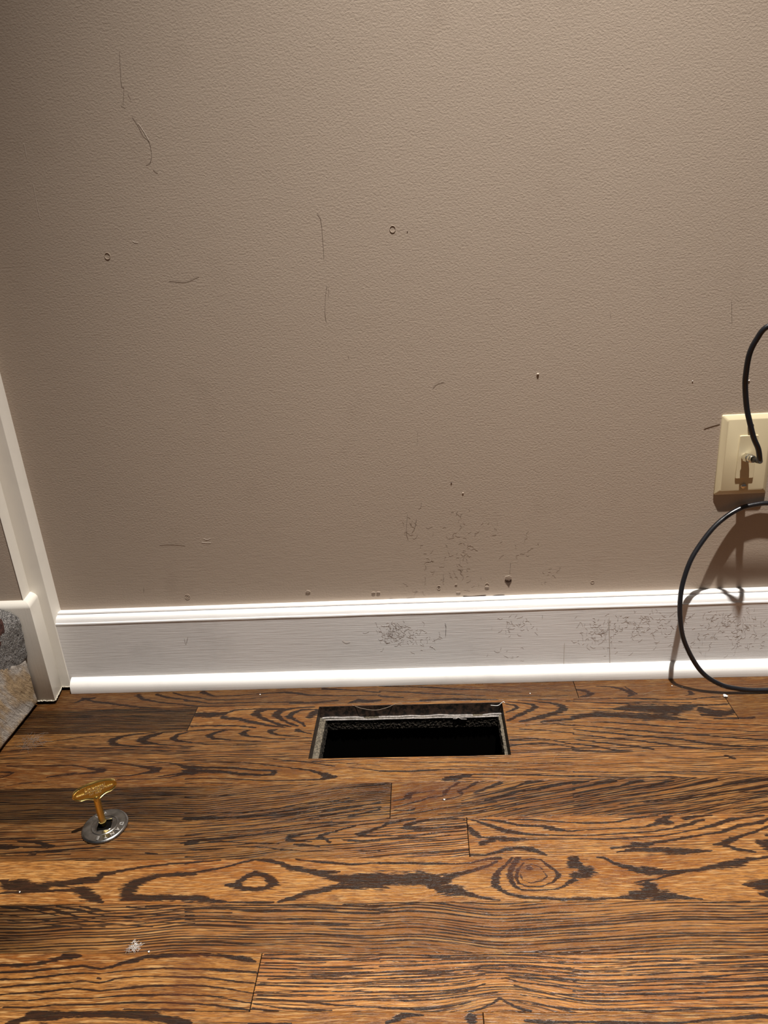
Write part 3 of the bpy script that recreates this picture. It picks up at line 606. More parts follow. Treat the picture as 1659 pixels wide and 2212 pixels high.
# scratches and cracks on wall (W) and baseboard (B): x,z in 0.1 mm
MARKS = """
Wd -3426,8721 -3469,8391 -3445,8342 -3489,8174
Wd -3513,8171 -3468,8138
Wd -3409,8291 -3383,8221
Wl -3417,8650 -3443,8438
Wd -3406,8045 -3351,7942 -3313,7839 -3247,7759 -3241,7631 -3271,7531 -3328,7509
Wl -3342,7961 -3286,7858 -3245,7769
Wd -3251,7452 -3226,7424 -3199,7412
Wl -4812,7848 -4810,7787 -4812,7684
Wl -4806,7395 -4809,7235 -4815,7090 -4812,6975
Wd -1223,5961 -1257,5790 -1279,5616 -1272,5497
Wd -1208,5932 -1213,5805
Wd -1267,6823 -1225,6713 -1230,6273
Wl -3671,6645 -3638,6626 -3602,6624
Wd 93,4546 158,4606 252,4626
Ws 3737,3797 3826,3824 3951,3857
Wl -3390,2472 -3344,2455 -3286,2467
Wl -3428,2413 -3366,2403 -3289,2400
Wd -3280,6140 -3069,6111 -2876,6168
Wd -4073,2402 -3895,2402 -3687,2378
Wk 428,1356 532,1345 637,1349 776,1359
Wk 866,1340 949,1352 1053,1349
Wk -686,1359 -636,1365
Wk -419,1357 -299,1368
Wk 1141,1892 1128,1702
Wd -212,2653 -246,2508 -290,2437
Wd -133,3964 -155,3765
Wd -343,2731 -371,2440 -349,2328
Wd 972,1974 1040,2039
Wd 2408,5387 2422,5351
Wd 3921,5461 3959,5171
Wk -1020,5042 -1009,5016
Wk -4453,1701 -4464,1605
Bd -3891,888 -3875,805 -3828,911
Bk 141,1016 153,951 141,790
Bk 1586,1099 1594,1059
Bs 1928,607 1927,154
Bs 2570,1024 2624,215
Bl -1436,779 -1382,736 -1317,750
"""

M['ivory'] = mat_plain('ivory_plastic', (0.64, 0.55, 0.36), 0.33, 0, 0.5, 900, 0.00004)
M['cable'] = mat_plain('black_cable_jacket', (0.008, 0.008, 0.010), 0.30, 0, 0.55, 500, 0.0001)
M['steel'] = mat_plain('nickel_connector', (0.75, 0.73, 0.68), 0.22, 1.0)
M['brass'] = mat_plain('polished_brass', (0.80, 0.60, 0.20), 0.20, 1.0, 0.5, 220, 0.00008)
M['brassface'] = mat_plain('brass_face', (0.58, 0.42, 0.11), 0.36, 1.0, 0.5, 500, 0.00010)
M['brassletter'] = mat_plain('bright_brass_letters', (1.0, 0.88, 0.55), 0.45, 1.0)
M['pewter'] = mat_plain('pewter_metal', (0.27, 0.262, 0.255), 0.25, 1.0, 0.5, 120, 0.00012, 0.18)
M['grime'] = mat_plain('grimy_subfloor', (0.022, 0.017, 0.012), 0.8, 0, 0.3, 340, 0.0016, 0.75)
M['grimelight'] = mat_plain('grimy_ledge', (0.085, 0.070, 0.050), 0.8, 0, 0.3, 420, 0.0012, 0.5)
M['plankedge'] = mat_plain('stained_plank_edge', (0.036, 0.020, 0.013), 0.6, 0, 0.4, 160, 0.0005, 0.8)
M['sheet'] = mat_plain('galvanised_sheet', (0.26, 0.235, 0.22), 0.5, 0.2, 0.5, 260, 0.0002, 0.3)
M['crumb'] = mat_plain('white_crumb', (0.62, 0.59, 0.56), 0.7, 0, 0.3, 900, 0.0004)
M['lint'] = mat_plain('lint', (0.24, 0.22, 0.21), 0.9)
M['dust'] = mat_plain('dust_fibre', (0.15, 0.125, 0.11), 0.9)
M['hair'] = mat_plain('pale_hair', (0.22, 0.17, 0.13), 0.5)

def mat_tanstone():
    n = NT('tan_quartzite'); p = n.pos()
    q = n.node('ShaderNodeMapping'); n.put(q.inputs['Vector'], p); q.inputs['Rotation'].default_value = (math.radians(-32), 0, 0)
    v = q.outputs[0]
    a = n.noise(n.scale(v, (1, 1, 0.22)), 330, 4, 0.65, 0.6)
    b = n.noise(n.scale(v, (1, 1, 0.4)), 34, 3, 0.5, 0.5)
    c = n.mix(n.ss(b, 0.42, 0.60), (0.36, 0.32, 0.28), (0.32, 0.225, 0.13))
    c = n.mix(n.ss(a, 0.50, 0.72, 0.0, 0.45), c, (0.12, 0.085, 0.06))
    h = n.math('ADD', a, n.math('MULTIPLY', b, 2.0))
    return n.out(c, 0.7, 0.0, n.bump(h, 0.0022), spec=0.35)
def mat_greyrock():
    n = NT('grey_speckled_rock'); p = n.pos()
    a = n.noise(p, 620, 3, 0.7); b = n.noise(p, 130, 3, 0.6)
    c = n.mix(n.ss(a, 0.38, 0.62), (0.028, 0.026, 0.026), (0.30, 0.28, 0.265))
    h = n.math('ADD', a, n.math('MULTIPLY', b, 2.5))
    return n.out(c, 0.55, 0.0, n.bump(h, 0.0026), spec=0.5)
M['tanstone'] = mat_tanstone(); M['greyrock'] = mat_greyrock()
M['redstone'] = mat_plain('reddish_stone', (0.060, 0.026, 0.021), 0.7, 0, 0.3, 200, 0.002, 0.4)

# ------------------------------------------------------------------ wall
CORNER = -0.5834
bm = bmesh.new()
add_box(bm, (CORNER - 0.02, 0.0, 0.0), (1.3, 0.10, 2.42))
wall_back = obj('wall_back', bm, M['wall']); tag(wall_back, kind='structure')

# ------------------------------------------------------------------ floor boards
ROW = [0.02, -0.0728, -0.1290, -0.1905, -0.2408, -0.3003, -0.3587, -0.4167, -0.4738, -0.5308, -0.5885]
while ROW[-1] > -2.0: ROW.append(ROW[-1] - 0.0573)
ENDS = {0: [0.2055], 1: [-0.366, 0.412], 2: [-0.92], 3: [-1.0, 0.75], 4: [-0.0644], 5: [0.0273], 6: [-0.9, 0.8], 7: [-0.8], 8: [-0.1845], 9: [0.028]}
HOLE = (-0.179, 0.0927, -0.0788, -0.1930)   # x0, x1, y back, y front
XL, XR = -1.3, 1.3
STROKES = [[] for _ in range(10)]
for ln in GRAIN.strip().split('\n'):
    t = ln.split()
    STROKES[int(t[0])].append(np.array([[float(v) * 1e-4 for v in q.split(',')] for q in t[1:]]) * np.array([1, -1, 1]))

def gauss(x, c, w): return np.exp(-((x - c) / w) ** 2)
def sst(x, a, b):
    t = np.clip((x - a) / (b - a), 0, 1); return t * t * (3 - 2 * t)

def board_params(r, k, X, Y, y0, y1):
    """straight-grain strength, colour multiplier, grain rise f(x), redness"""
    g = np.full(X.shape, 0.35); t = np.full(X.shape, 1.0); f = np.zeros(X.shape); red = np.zeros(X.shape)
    v = (Y - y1) / (y0 - y1)        # 0 front .. 1 back
    f += 0.0012 * np.sin(X * 23 + r) + 0.0008 * np.sin(X * 51 + 2 * r + k)
    if r == 0:
        g[:] = 0.22; t[:] = 0.44 if k == 0 else 0.52; red[:] = 0.25 if k == 1 else 0.12
    elif r == 1:
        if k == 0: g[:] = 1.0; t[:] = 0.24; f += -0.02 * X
        elif k == 1: g[:] = 0.12 + 0.3 * sst(X, 0.1, 0.2); t[:] = 0.76; f += np.where(X > 0.1, -0.085 * (X - 0.1), 0)
        else: g[:] = 0.1; t[:] = 0.50; red[:] = 0.3
    elif r == 2:
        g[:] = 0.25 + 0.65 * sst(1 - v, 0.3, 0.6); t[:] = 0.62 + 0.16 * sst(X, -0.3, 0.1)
    elif r == 3:
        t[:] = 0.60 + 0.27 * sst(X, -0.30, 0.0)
        g[:] = 0.10 + 0.4 * sst(X, -0.1, 0.15) + 0.5 * sst(v, 0.7, 1.0); red += 0.2 * gauss(X, -0.5, 0.15)
    elif r == 4:
        if k == 0: g[:] = 1.0; t[:] = 0.19 + 0.33 * sst(X, -0.42, -0.22) - 0.10 * gauss(X, -0.09, 0.06) * sst(v, 0.2, 0.8); f += 0.13 * np.clip(X + 0.30, 0, 1)  # t: dark board tone plus light falloff painted in toward the left
        else: g[:] = 0.85 * sst(X, -0.05, 0.12); t[:] = 0.66; f += 0.20 * X; red += 0.9 * gauss(X, -0.01, 0.045) * sst(v, 0.1, 0.9)
    elif r == 5:
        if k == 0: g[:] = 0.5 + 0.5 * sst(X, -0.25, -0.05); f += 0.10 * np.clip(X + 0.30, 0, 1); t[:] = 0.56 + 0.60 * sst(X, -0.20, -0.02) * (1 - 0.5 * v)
        else: g[:] = 0.22; t[:] = 1.08
    elif r == 6:
        g[:] = 0.05; t[:] = 1.08
        for cx, cy, w, sgn in ((0.088, -0.375, 0.03, 1),):
            red += 1.0 * np.exp(-((X - cx) / 0.026) ** 2 - ((Y - cy) / 0.014) ** 2)
            red += 0.8 * np.exp(-((X - 0.040) / 0.018) ** 2 - ((Y + 0.368) / 0.016) ** 2)
    elif r == 7:
        g[:] = 1.0 - 0.3 * sst(1 - v, 0.5, 1.0); t[:] = (0.28 + 0.54 * sst(X, -0.50, -0.33) + 0.04 * sst(X, 0, 0.2)) - 0.05 * sst(1 - v, 0.4, 1.0) * (1 - gauss(X, 0.06, 0.03))  # left end darkened in colour for the light falling off there
        f += -0.010 * sst(X, -0.05, 0.055) + 0.010 * sst(X, 0.06, 0.2) - 0.05 * np.clip(-0.28 - X, 0, 1)
    elif r == 8:
        if k == 0: g[:] = 0.04; t[:] = 0.98; red += 0.7 * gauss(X, -0.255, 0.02)
        else:
            g[:] = 0.8 - 0.4 * (1 - sst(v, 0.1, 0.3)); t[:] = 1.30 - 0.15 * sst(X, 0.1, 0.3)
            f += 0.016 * gauss(X, 0.05, 0.05) * (1 - v)
            t -= 0.25 * gauss(X, 0.015, 0.02) * sst(1 - v, 0.3, 0.7) + 0.25 * gauss(X, 0.066, 0.014) * sst(1 - v, 0.3, 0.7)
    elif r == 9:
        g[:] = 0.2
    else:
        g[:] = 0.3 + 0.6 * ((r * 7 + k * 3) % 5) / 5.0; t[:] = 0.85 + 0.25 * ((r * 5 + k * 2) % 7) / 7.0
    return g, t, f, red

co, faces, A = [], [], {k: [] for k in ('figure', 'phi', 'board', 'grain', 'tint', 'red', 'seam')}
base = 0
GR = 0.00035
def axis_pts(a, b, step, lo, hi, coarse, extra=()):
    """ascending coordinates a<b, fine between lo and hi, with the groove points at both ends"""
    pts = {a, a + GR, a + 2.5 * GR, b, b - GR, b - 2.5 * GR}
    f0, f1 = max(a, lo), min(b, hi)
    if f1 > f0:
        pts.update(np.linspace(f0, f1, max(2, int((f1 - f0) / step) + 1)).tolist())
    if a < lo: pts.update(np.arange(a, min(b, lo), coarse).tolist())
    if b > hi: pts.update(np.arange(max(a, hi), b, coarse).tolist())
    pts = sorted(pts)
    out = [pts[0]]
    for p_ in pts[1:]:
        if p_ - out[-1] > 0.00012 or p_ == b: out.append(p_)
    ext = [e for e in extra if a < e < b]
    out = [p_ for p_ in out if all(abs(p_ - e) > 0.0003 for e in ext)] + ext
    return np.array(sorted(out))

for r in range(len(ROW) - 1):
    y0, y1 = ROW[r], ROW[r + 1]
    cuts = [XL] + sorted(e for e in ENDS.get(r, [((r * 0.37) % 1.6) - 0.8]) if XL < e < XR) + [XR]
    for k in range(len(cuts) - 1):
        xa, xb = cuts[k], cuts[k + 1]
        near = y0 > -0.64
        xs = axis_pts(xa, xb, 0.0014, -0.66, 0.60, 0.03, HOLE[:2]) if near else axis_pts(xa, xb, 0.02, -9, 9, 0.02)
        ys = axis_pts(y1, y0, 0.0010, -9, 9, 0.01, HOLE[2:]) if near else axis_pts(y1, y0, 0.01, -9, 9, 0.01)
        X, Y = np.meshgrid(xs, ys)
        nx, ny = len(xs), len(ys)
        Z = np.zeros_like(X)
        ex = np.minimum(X - xa, xb - X); ey = np.minimum(Y - y1, y0 - Y)
        edge = np.minimum(ex, ey)
        Z -= 0.0009 * (1 - np.clip(edge / GR, 0, 1))
        seam = np.maximum((ex < GR * 1.5) * 1.0, (ey < GR * 0.6) * 0.75)
        S = np.full(X.shape, -2.0)
        if r < 10:
            for st in STROKES[r]:
                m = np.median(st[:, 0])
                if not (xa - 0.01 <= m <= xb + 0.01): continue
                for P0, P1 in zip(st[:-1], st[1:]):
                    wmax = max(P0[2], P1[2])
                    pad = wmax * 1.6 + 0.002
                    i0 = np.searchsorted(xs, min(P0[0], P1[0]) - pad * 1.3); i1 = np.searchsorted(xs, max(P0[0], P1[0]) + pad * 1.3)
                    j0 = np.searchsorted(ys, min(P0[1], P1[1]) - pad); j1 = np.searchsorted(ys, max(P0[1], P1[1]) + pad)
                    if i1 <= i0 or j1 <= j0: continue
                    xx = X[j0:j1, i0:i1]; yy = Y[j0:j1, i0:i1]
                    dx, dy = P1[0] - P0[0], P1[1] - P0[1]
                    L2 = dx * dx + dy * dy + 1e-12
                    tt = np.clip(((xx - P0[0]) * dx + (yy - P0[1]) * dy) / L2, 0, 1)
                    ddx = (xx - P0[0] - tt * dx); ddy = (yy - P0[1] - tt * dy)
                    w = (P0[2] + tt * (P1[2] - P0[2])) * (0.74 if r >= 8 else 0.64 if r >= 5 else 0.58)
                    d = np.sqrt((ddx * 0.75) ** 2 + ddy ** 2)
                    # solid inside the stroke, fading over roughly a millimetre outside of it
                    w = np.maximum(w, 0.0007)
                    sc = np.clip((w - d) / np.maximum(w, 0.0008), -2, 0.8)
                    S[j0:j1, i0:i1] = np.maximum(S[j0:j1, i0:i1], sc)
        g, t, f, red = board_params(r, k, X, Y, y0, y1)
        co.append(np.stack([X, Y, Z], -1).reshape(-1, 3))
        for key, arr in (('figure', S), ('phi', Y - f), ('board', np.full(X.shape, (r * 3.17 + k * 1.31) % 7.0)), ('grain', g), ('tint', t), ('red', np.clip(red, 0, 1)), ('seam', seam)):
            A[key].append(arr.reshape(-1))
        idx = base + np.arange(nx * ny).reshape(ny, nx)
        q = np.stack([idx[:-1, :-1], idx[:-1, 1:], idx[1:, 1:], idx[1:, :-1]], -1)
        mx = (X[:-1, :-1] + X[1:, 1:]) / 2; my = (Y[:-1, :-1] + Y[1:, 1:]) / 2
        keep = ~((mx > HOLE[0]) & (mx < HOLE[1]) & (my < HOLE[2]) & (my > HOLE[3]))
        faces.append(q[keep].reshape(-1, 4))
        base += nx * ny
co = np.concatenate(co); faces = np.concatenate(faces)
fl = bpy.data.meshes.new('floor')
fl.vertices.add(len(co)); fl.vertices.foreach_set('co', co.astype(np.float32).ravel())
fl.loops.add(len(faces) * 4); fl.loops.foreach_set('vertex_index', faces.astype(np.int32).ravel())
fl.polygons.add(len(faces)); fl.polygons.foreach_set('loop_start', (np.arange(len(faces)) * 4).astype(np.int32))
fl.polygons.foreach_set('loop_total', np.full(len(faces), 4, np.int32))
fl.update(calc_edges=True)
for k_, v_ in A.items():
    at = fl.attributes.new(k_, 'FLOAT', 'POINT'); at.data.foreach_set('value', np.concatenate(v_).astype(np.float32))
fl.shade_smooth()
floor = link('floor', fl, M['floor']); tag(floor, kind='structure')

bm = bmesh.new()      # cut plank ends around the register opening
x0, x1, yb_, yf = HOLE
N = 60
def strip(pa, pb, z0=-0.0005, z1=-0.0195):
    pa, pb = Vector(pa), Vector(pb); prev = None
    for i in range(N + 1):
        q = pa.lerp(pb, i / N)
        a = bm.verts.new((q.x, q.y, z0)); b = bm.verts.new((q.x, q.y, z1))
        if prev: bm.faces.new((prev[0], a, b, prev[1]))
        prev = (a, b)
strip((x0, yb_), (x1, yb_)); strip((x1, yb_), (x1, yf)); strip((x1, yf), (x0, yf)); strip((x0, yf), (x0, yb_))
pe = obj('plank_edge', bm, M['plankedge'], floor); tag(pe, 'dark cut plank ends around the vent opening')

# ------------------------------------------------------------------ floor duct
duct = empty('floor_duct', (-0.043, -0.136, -0.25))
tag(duct, 'open rectangular floor vent hole with grimy edges and black duct below', 'vent')
def child(name, bm, m, parent, smooth=False, label=None):
    o = obj(name, bm, m, parent, smooth)
    o.matrix_parent_inverse = Matrix.Translation(-Vector(parent.location)) if parent.type == 'EMPTY' else Matrix()
    if label: o['label'] = label
    return o
bm = bmesh.new()
ix0, ix1, iyb, iyf = x0 + 0.0088, x1 - 0.0055, yb_ - 0.0035, yf + 0.0005
o0, o1, ob, of = x0 - 0.03, x1 + 0.03, yb_ + 0.02, yf - 0.03
def ledge(bm, lo, hi, n_):
    add_box(bm, lo, hi)
for lo, hi in (((o0, of, -0.040), (ix0, ob, -0.0200)), ((ix1, of, -0.040), (o1, ob, -0.0200)), ((ix0, iyb, -0.040), (ix1, ob, -0.0200)), ((ix0, of, -0.040), (ix1, iyf, -0.0200))):
    add_box(bm, lo, hi)
bmesh.ops.subdivide_edges(bm, edges=[e for e in bm.edges if e.calc_length() > 0.05], cuts=60, use_grid_fill=True)
for v in bm.verts:
    if -0.2 < v.co.x < 0.12 and v.co.y < -0.07:
        k_ = noise.noise_vector(v.co * 160) * 0.0011
        v.co += Vector((k_.x, k_.y, k_.z * 0.6 - 0.0004))
child('subfloor_edge', bm, M['grimelight'], duct, label='crumbly grey brown ledge')
bm = bmesh.new()     # sooty band under the flange
for side in range(3):
    if side == 0: pa, pb, nrm = Vector((ix0, iyb - 0.0016)), Vector((ix1, iyb - 0.0016)), Vector((0, -1))
    elif side == 1: pa, pb, nrm = Vector((ix0 + 0.0014, iyb)), Vector((ix0 + 0.0014, iyf)), Vector((1, 0))
    else: pa, pb, nrm = Vector((ix1 - 0.0014, iyb)), Vector((ix1 - 0.0014, iyf)), Vector((-1, 0))
    rows = []
    nn = 400 if side == 0 else 160
    for i in range(nn + 1):
        q = pa.lerp(pb, i / nn); rw = []
        for j in range(14):
            z = -0.0215 - j * 0.0013
            d = noise.noise(Vector((q.x * 260, q.y * 260, z * 420))) * 0.0008 + noise.noise(Vector((q.x * 900, q.y * 900, z * 1300))) * 0.0007
            rw.append(bm.verts.new((q.x + nrm.x * d, q.y + nrm.y * d, z)))
        rows.append(rw)
    for a, b in zip(rows, rows[1:]):
        for j in range(13): bm.faces.new((a[j], b[j], b[j + 1], a[j + 1]))
child('sooty_lip', bm, M['grime'], duct, label='rough black soot on the duct mouth')
bm = bmesh.new()     # wavy sheet metal flange
for lay in range(2):
    prev = None
    for i in range(141):
        t = i / 140; x = x0 + 0.003 + t * (x1 - x0 - 0.004)
        wv = 0.0010 * math.sin(t * 17) * math.sin(t * 5 + 0.5) + 0.0005 * math.sin(t * 41)
        z = -0.0196 + (wv if lay else -0.0012 + 0.3 * wv)
        ya = yb_ + 0.001; yc = yb_ - (0.0028 if lay else 0.0058)
        vs = [bm.verts.new((x, ya, z)), bm.verts.new((x, yc, z)), bm.verts.new((x, yc - 0.0002, z - 0.0006)), bm.verts.new((x, ya, z - 0.0006))]
        if prev:
            for j in range(4): bm.faces.new((prev[j], prev[(j + 1) % 4], vs[(j + 1) % 4], vs[j]))
        prev = vs
add_tube(bm, [(0.02 + 0.004 * i, iyb - 0.0028, -0.0225 + (0.0022 if i == 2 else 0) - 0.0003 * i) for i in range(6)], 0.0006, 6)
child('metal_flange', bm, M['sheet'], duct, True, 'pale wavy sheet metal flange')
bm = bmesh.new()
d0, d1, db, df = ix0 - 0.001, ix1 + 0.001, iyb + 0.001, iyf - 0.001
vt = [bm.verts.new(p_) for p_ in ((d0, db, -0.0395), (d1, db, -0.0395), (d1, df, -0.0395), (d0, df, -0.0395), (d0, db, -0.3), (d1, db, -0.3), (d1, df, -0.3), (d0, df, -0.3))]
for i in range(4): bm.faces.new((vt[i], vt[(i + 1) % 4], vt[4 + (i + 1) % 4], vt[4 + i]))
bm.faces.new(vt[4:])
child('duct_wall', bm, M['black'], duct, label='black inside of the duct')

# ------------------------------------------------------------------ baseboard and shoe moulding
bm = bmesh.new()
prof = [(0.0, 0.0), (0.0, 0.1347), (-0.0065, 0.1352), (-0.0084, 0.1342), (-0.0090, 0.1324), (-0.0082, 0.1316), (-0.0086, 0.1308), (-0.0106, 0.1307), (-0.0128, 0.1300),
        (-0.0150, 0.1280), (-0.0164, 0.1250), (-0.0172, 0.1222), (-0.0174, 0.1214), (-0.0187, 0.1208), (-0.0191, 0.1196), (-0.0190, 0.1180), (-0.0187, 0.1170), (-0.0187, 0.1150), (-0.0187, 0.0)]
add_profile_x(bm, prof, CORNER - 0.0045, 1.3, 120, 0.0004)
bb = obj('baseboard_back', bm, M['white'], smooth=35); tag(bb, kind='structure')
bm = bmesh.new()
prof = [(-0.0135, 0.0002), (-0.0135, 0.0236)] + [(-0.0140 - 0.0168 * math.sin(a) ** 1.0, 0.0075 + 0.0162 * math.cos(a)) for a in [math.radians(d) for d in range(5, 91, 8)]] + [(-0.0312, 0.0045), (-0.0310, 0.0002)]
add_profile_x(bm, prof, CORNER - 0.0005, 1.3, 120, 0.0003)
sh = obj('trim_1', bm, M['shoe'], smooth=35); tag(sh, kind='structure')

# ------------------------------------------------------------------ corner casing, plinth and side wall on the left
def ragged_prism(name, pts, z0, z1, m, parent=None, kind='structure', bevel=0.0008):
    bm = bmesh.new(); add_prism_plan(bm, pts, z0, z1)
    bmesh.ops.bevel(bm, geom=[e for e in bm.edges if abs(e.verts[0].co.z - e.verts[1].co.z) > 0.01], offset=bevel, segments=2, profile=0.5, affect='EDGES')
    o = obj(name, bm, m, parent, smooth=30)
    if kind: tag(o, kind=kind)
    return o
ragged_prism('trim_2', [(CORNER + 0.0002, 0.01), (-0.5882, -0.0200), (-0.6160, -0.0195), (-0.66, -0.0195), (-0.66, 0.01)], 0.0048, 2.42, M['casing'])
ragged_prism('wall_left', [(-0.6142, 0.02), (-0.6142, -0.0200), (-0.6102, -0.0462), (-1.3, -0.0462), (-1.3, 0.02)], 0.0, 2.42, M['wall'])
ragged_prism('trim_3', [(-0.6139, 0.0), (-0.6139, -0.0200), (-0.60985, -0.0467), (-0.6106, -0.0470), (-0.620, -0.03), (-0.620, 0.0)], 0.15, 2.42, M['casing'], bevel=0.0002)
bm = bmesh.new()
def ring(off, z):
    # plan outline of the plinth, pushed in by off
    return [bm.verts.new(v) for v in ((-0.6036 - off * 0.9, -0.0190, z), (-0.5972 - off, -0.0562 + off * 0.85, z), (-0.70, -0.0562 + off * 0.85, z), (-0.70, -0.0190, z))]
R_ = [ring(o_, z) for o_, z in ((0.0006, 0.0062), (0.0, 0.0075), (0.0, 0.1690), (0.0004, 0.1712), (0.0024, 0.1742), (0.0060, 0.1768), (0.0100, 0.1784))]
for a, b in zip(R_, R_[1:]):
    for i in range(4): bm.faces.new((a[i], a[(i + 1) % 4], b[(i + 1) % 4], b[i]))
bm.faces.new(R_[0]); bm.faces.new(R_[-1])
bb2 = obj('baseboard_left', bm, M['casing'], smooth=25); tag(bb2, kind='structure')
bm = bmesh.new()     # peeled paint lip along the bottom edge of the plinth and casing
path = [(-0.6250, -0.0566), (-0.6100, -0.0567), (-0.5968, -0.0563), (-0.5985, -0.0450), (-0.6010, -0.0320), (-0.6033, -0.0206), (-0.5965, -0.0204), (-0.5885, -0.0204)]
pp = []
for a, b in zip(path, path[1:]):
    for k_ in range(8):
        q = Vector(a).lerp(Vector(b), k_ / 8); pp.append((q.x, q.y, 0.0064 + 0.0016 * noise.noise(Vector((q.x * 400, q.y * 400, 0)))))
add_tube(bm, pp, lambda i: 0.0009 + 0.0006 * noise.noise(Vector((i * 1.7, 0, 3))), 6)
tag(child('paint_edge', bm, mat_plain('chipped_cream_paint', (0.52, 0.47, 0.38), 0.6, 0, 0.4, 700, 0.0012, 0.5), bb2), 'chipped cream paint along the bottom edge')
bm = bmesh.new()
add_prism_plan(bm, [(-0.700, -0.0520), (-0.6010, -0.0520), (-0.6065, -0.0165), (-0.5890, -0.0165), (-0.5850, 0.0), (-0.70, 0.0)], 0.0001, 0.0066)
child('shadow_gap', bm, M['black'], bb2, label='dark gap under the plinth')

# ------------------------------------------------------------------ stone surround
stone = empty('stone_surround', (-0.66, -0.16, 0.0))
tag(stone, 'rough stone fireplace edge of tan and grey stones at the left corner', 'fireplace')
def rough_block(name, poly_yz, xr, xl, m, amp, freq, lab):
    """poly in (y,z); visible face at x = xr"""
    bm = bmesh.new()
    a = [bm.verts.new((xr, y, z)) for y, z in poly_yz]; b = [bm.verts.new((xl, y, z)) for y, z in poly_yz]
    n_ = len(a)
    for i in range(n_): bm.faces.new((a[i], a[(i + 1) % n_], b[(i + 1) % n_], b[i]))
    fa = bm.faces.new(a); bm.faces.new(b)
    bmesh.ops.bevel(bm, geom=[e for e in bm.edges if abs(e.verts[0].co.x - xr) < 1e-6 and abs(e.verts[1].co.x - xr) < 1e-6], offset=0.003, segments=2, profile=0.5, affect='EDGES')
    bmesh.ops.triangulate(bm, faces=bm.faces)
    for _ in range(5):
        es = [e for e in bm.edges if e.calc_length() > 0.004]
        if not es or len(bm.verts) > 40000: break
        bmesh.ops.subdivide_edges(bm, edges=es, cuts=1)
        bmesh.ops.triangulate(bm, faces=bm.faces)
    for v in bm.verts:
        d = noise.noise_vector(v.co * freq) * amp + noise.noise_vector(v.co * freq * 3.1) * amp * 0.35
        v.co += d
        if v.co.y > -0.0575: v.co.y = -0.0575
        if v.co.z < 0.0045: v.co.z = 0.0045
    return child(name, bm, m, stone, 60, lab)
rough_block('tan_stone', [(-0.0590, 0.0060), (-0.0590, 0.0840), (-0.0760, 0.0900), (-0.0860, 0.0880), (-0.0980, 0.0985), (-0.1229, 0.1082), (-0.16, 0.118), (-0.30, 0.118), (-0.30, 0.0060)], -0.6225, -0.76, M['tanstone'], 0.0009, 55, 'tan ledge stone with slanting ridges')
bm = bmesh.new()
prof = [(-0.6240, 0.0800), (-0.6200, 0.0900), (-0.6190, 0.1050), (-0.6172, 0.1250), (-0.6160, 0.1480), (-0.6178, 0.1560), (-0.6240, 0.1630), (-0.6407, 0.1705), (-0.670, 0.178), (-0.76, 0.178), (-0.76, 0.0800)]
rows = []
for i in range(70):
    y = -0.0580 - i * 0.0035
    sh_ = 0.004 * (1 - math.exp(-i / 6)) 
    rows.append([(x - sh_, y, z) for x, z in prof])
def densify(row):
    out = []
    for a, b in zip(row, row[1:]):
        n_ = max(1, int((Vector(a) - Vector(b)).length / 0.0035))
        for k_ in range(n_): out.append(Vector(a).lerp(Vector(b), k_ / n_))
    out.append(Vector(row[-1])); return out
rows = [densify(r_) for r_ in rows]
vr = [[bm.verts.new(v) for v in r_] for r_ in rows]
for a, b in zip(vr, vr[1:]):
    for j in range(len(a) - 1): bm.faces.new((a[j], a[j + 1], b[j + 1], b[j]))
bm.faces.new(vr[0]); bm.faces.new(vr[-1])
for v in bm.verts:
    v.co += noise.noise_vector(v.co * 120) * 0.0016
    if v.co.y > -0.0575: v.co.y = -0.0575
child('grey_stone', bm, M['greyrock'], stone, 60, 'dark grey speckled rough stone above the tan one')
rough_block('red_stone', [(-0.0905, 0.150), (-0.0890, 0.172), (-0.105, 0.180), (-0.16, 0.178), (-0.16, 0.140), (-0.108, 0.138)], -0.6200, -0.66, M['redstone'], 0.0010, 90, 'reddish brown stone')

# ------------------------------------------------------------------ wall plate, jack, cable
plate = empty('cable_wall_plate', (0.4312, 0.0, 0.3405))
tag(plate, 'ivory coaxial wall plate with two screws mounted on the taupe wall', 'wall plate')
bm = bmesh.new()
def rrect(cx_, cz_, w, h, r, y, n_=5):
    out = []
    for sx, sz, a0 in ((1, 1, 0), (-1, 1, 90), (-1, -1, 180), (1, -1, 270)):
        for k_ in range(n_ + 1):
            a = math.radians(a0 + 90 * k_ / n_)
            out.append(bm.verts.new((cx_ + sx * (w / 2 - r) + r * math.cos(a), y, cz_ + sz * (h / 2 - r) + r * math.sin(a))))
    return out
def loft(levels):
    for a, b in zip(levels, levels[1:]):
        n_ = len(a)
        for i in range(n_): bm.faces.new((a[i], a[(i + 1) % n_], b[(i + 1) % n_], b[i]))
    bm.faces.new(levels[-1]); bm.faces.new(levels[0])
PX, PZ = 0.4312, 0.3405
loft([rrect(PX, PZ, 0.0702, 0.1143, 0.0022, 0.0), rrect(PX, PZ, 0.0702, 0.1143, 0.0022, -0.0016), rrect(PX, PZ, 0.0694, 0.1135, 0.0022, -0.0024),
      rrect(PX, PZ, 0.0590, 0.1030, 0.0030, -0.0056), rrect(PX, PZ, 0.0570, 0.1010, 0.0030, -0.0059)])
child('plate_cover', bm, M['ivory'], plate, 30)
bm = bmesh.new()
loft([rrect(0.4325, 0.3388, 0.0240, 0.0610, 0.0012, -0.0050), rrect(0.4325, 0.3388, 0.0240, 0.0610, 0.0012, -0.0070), rrect(0.4325, 0.3388, 0.0232, 0.0602, 0.0012, -0.0075)])
child('jack_insert', bm, M['ivory'], plate, 30)
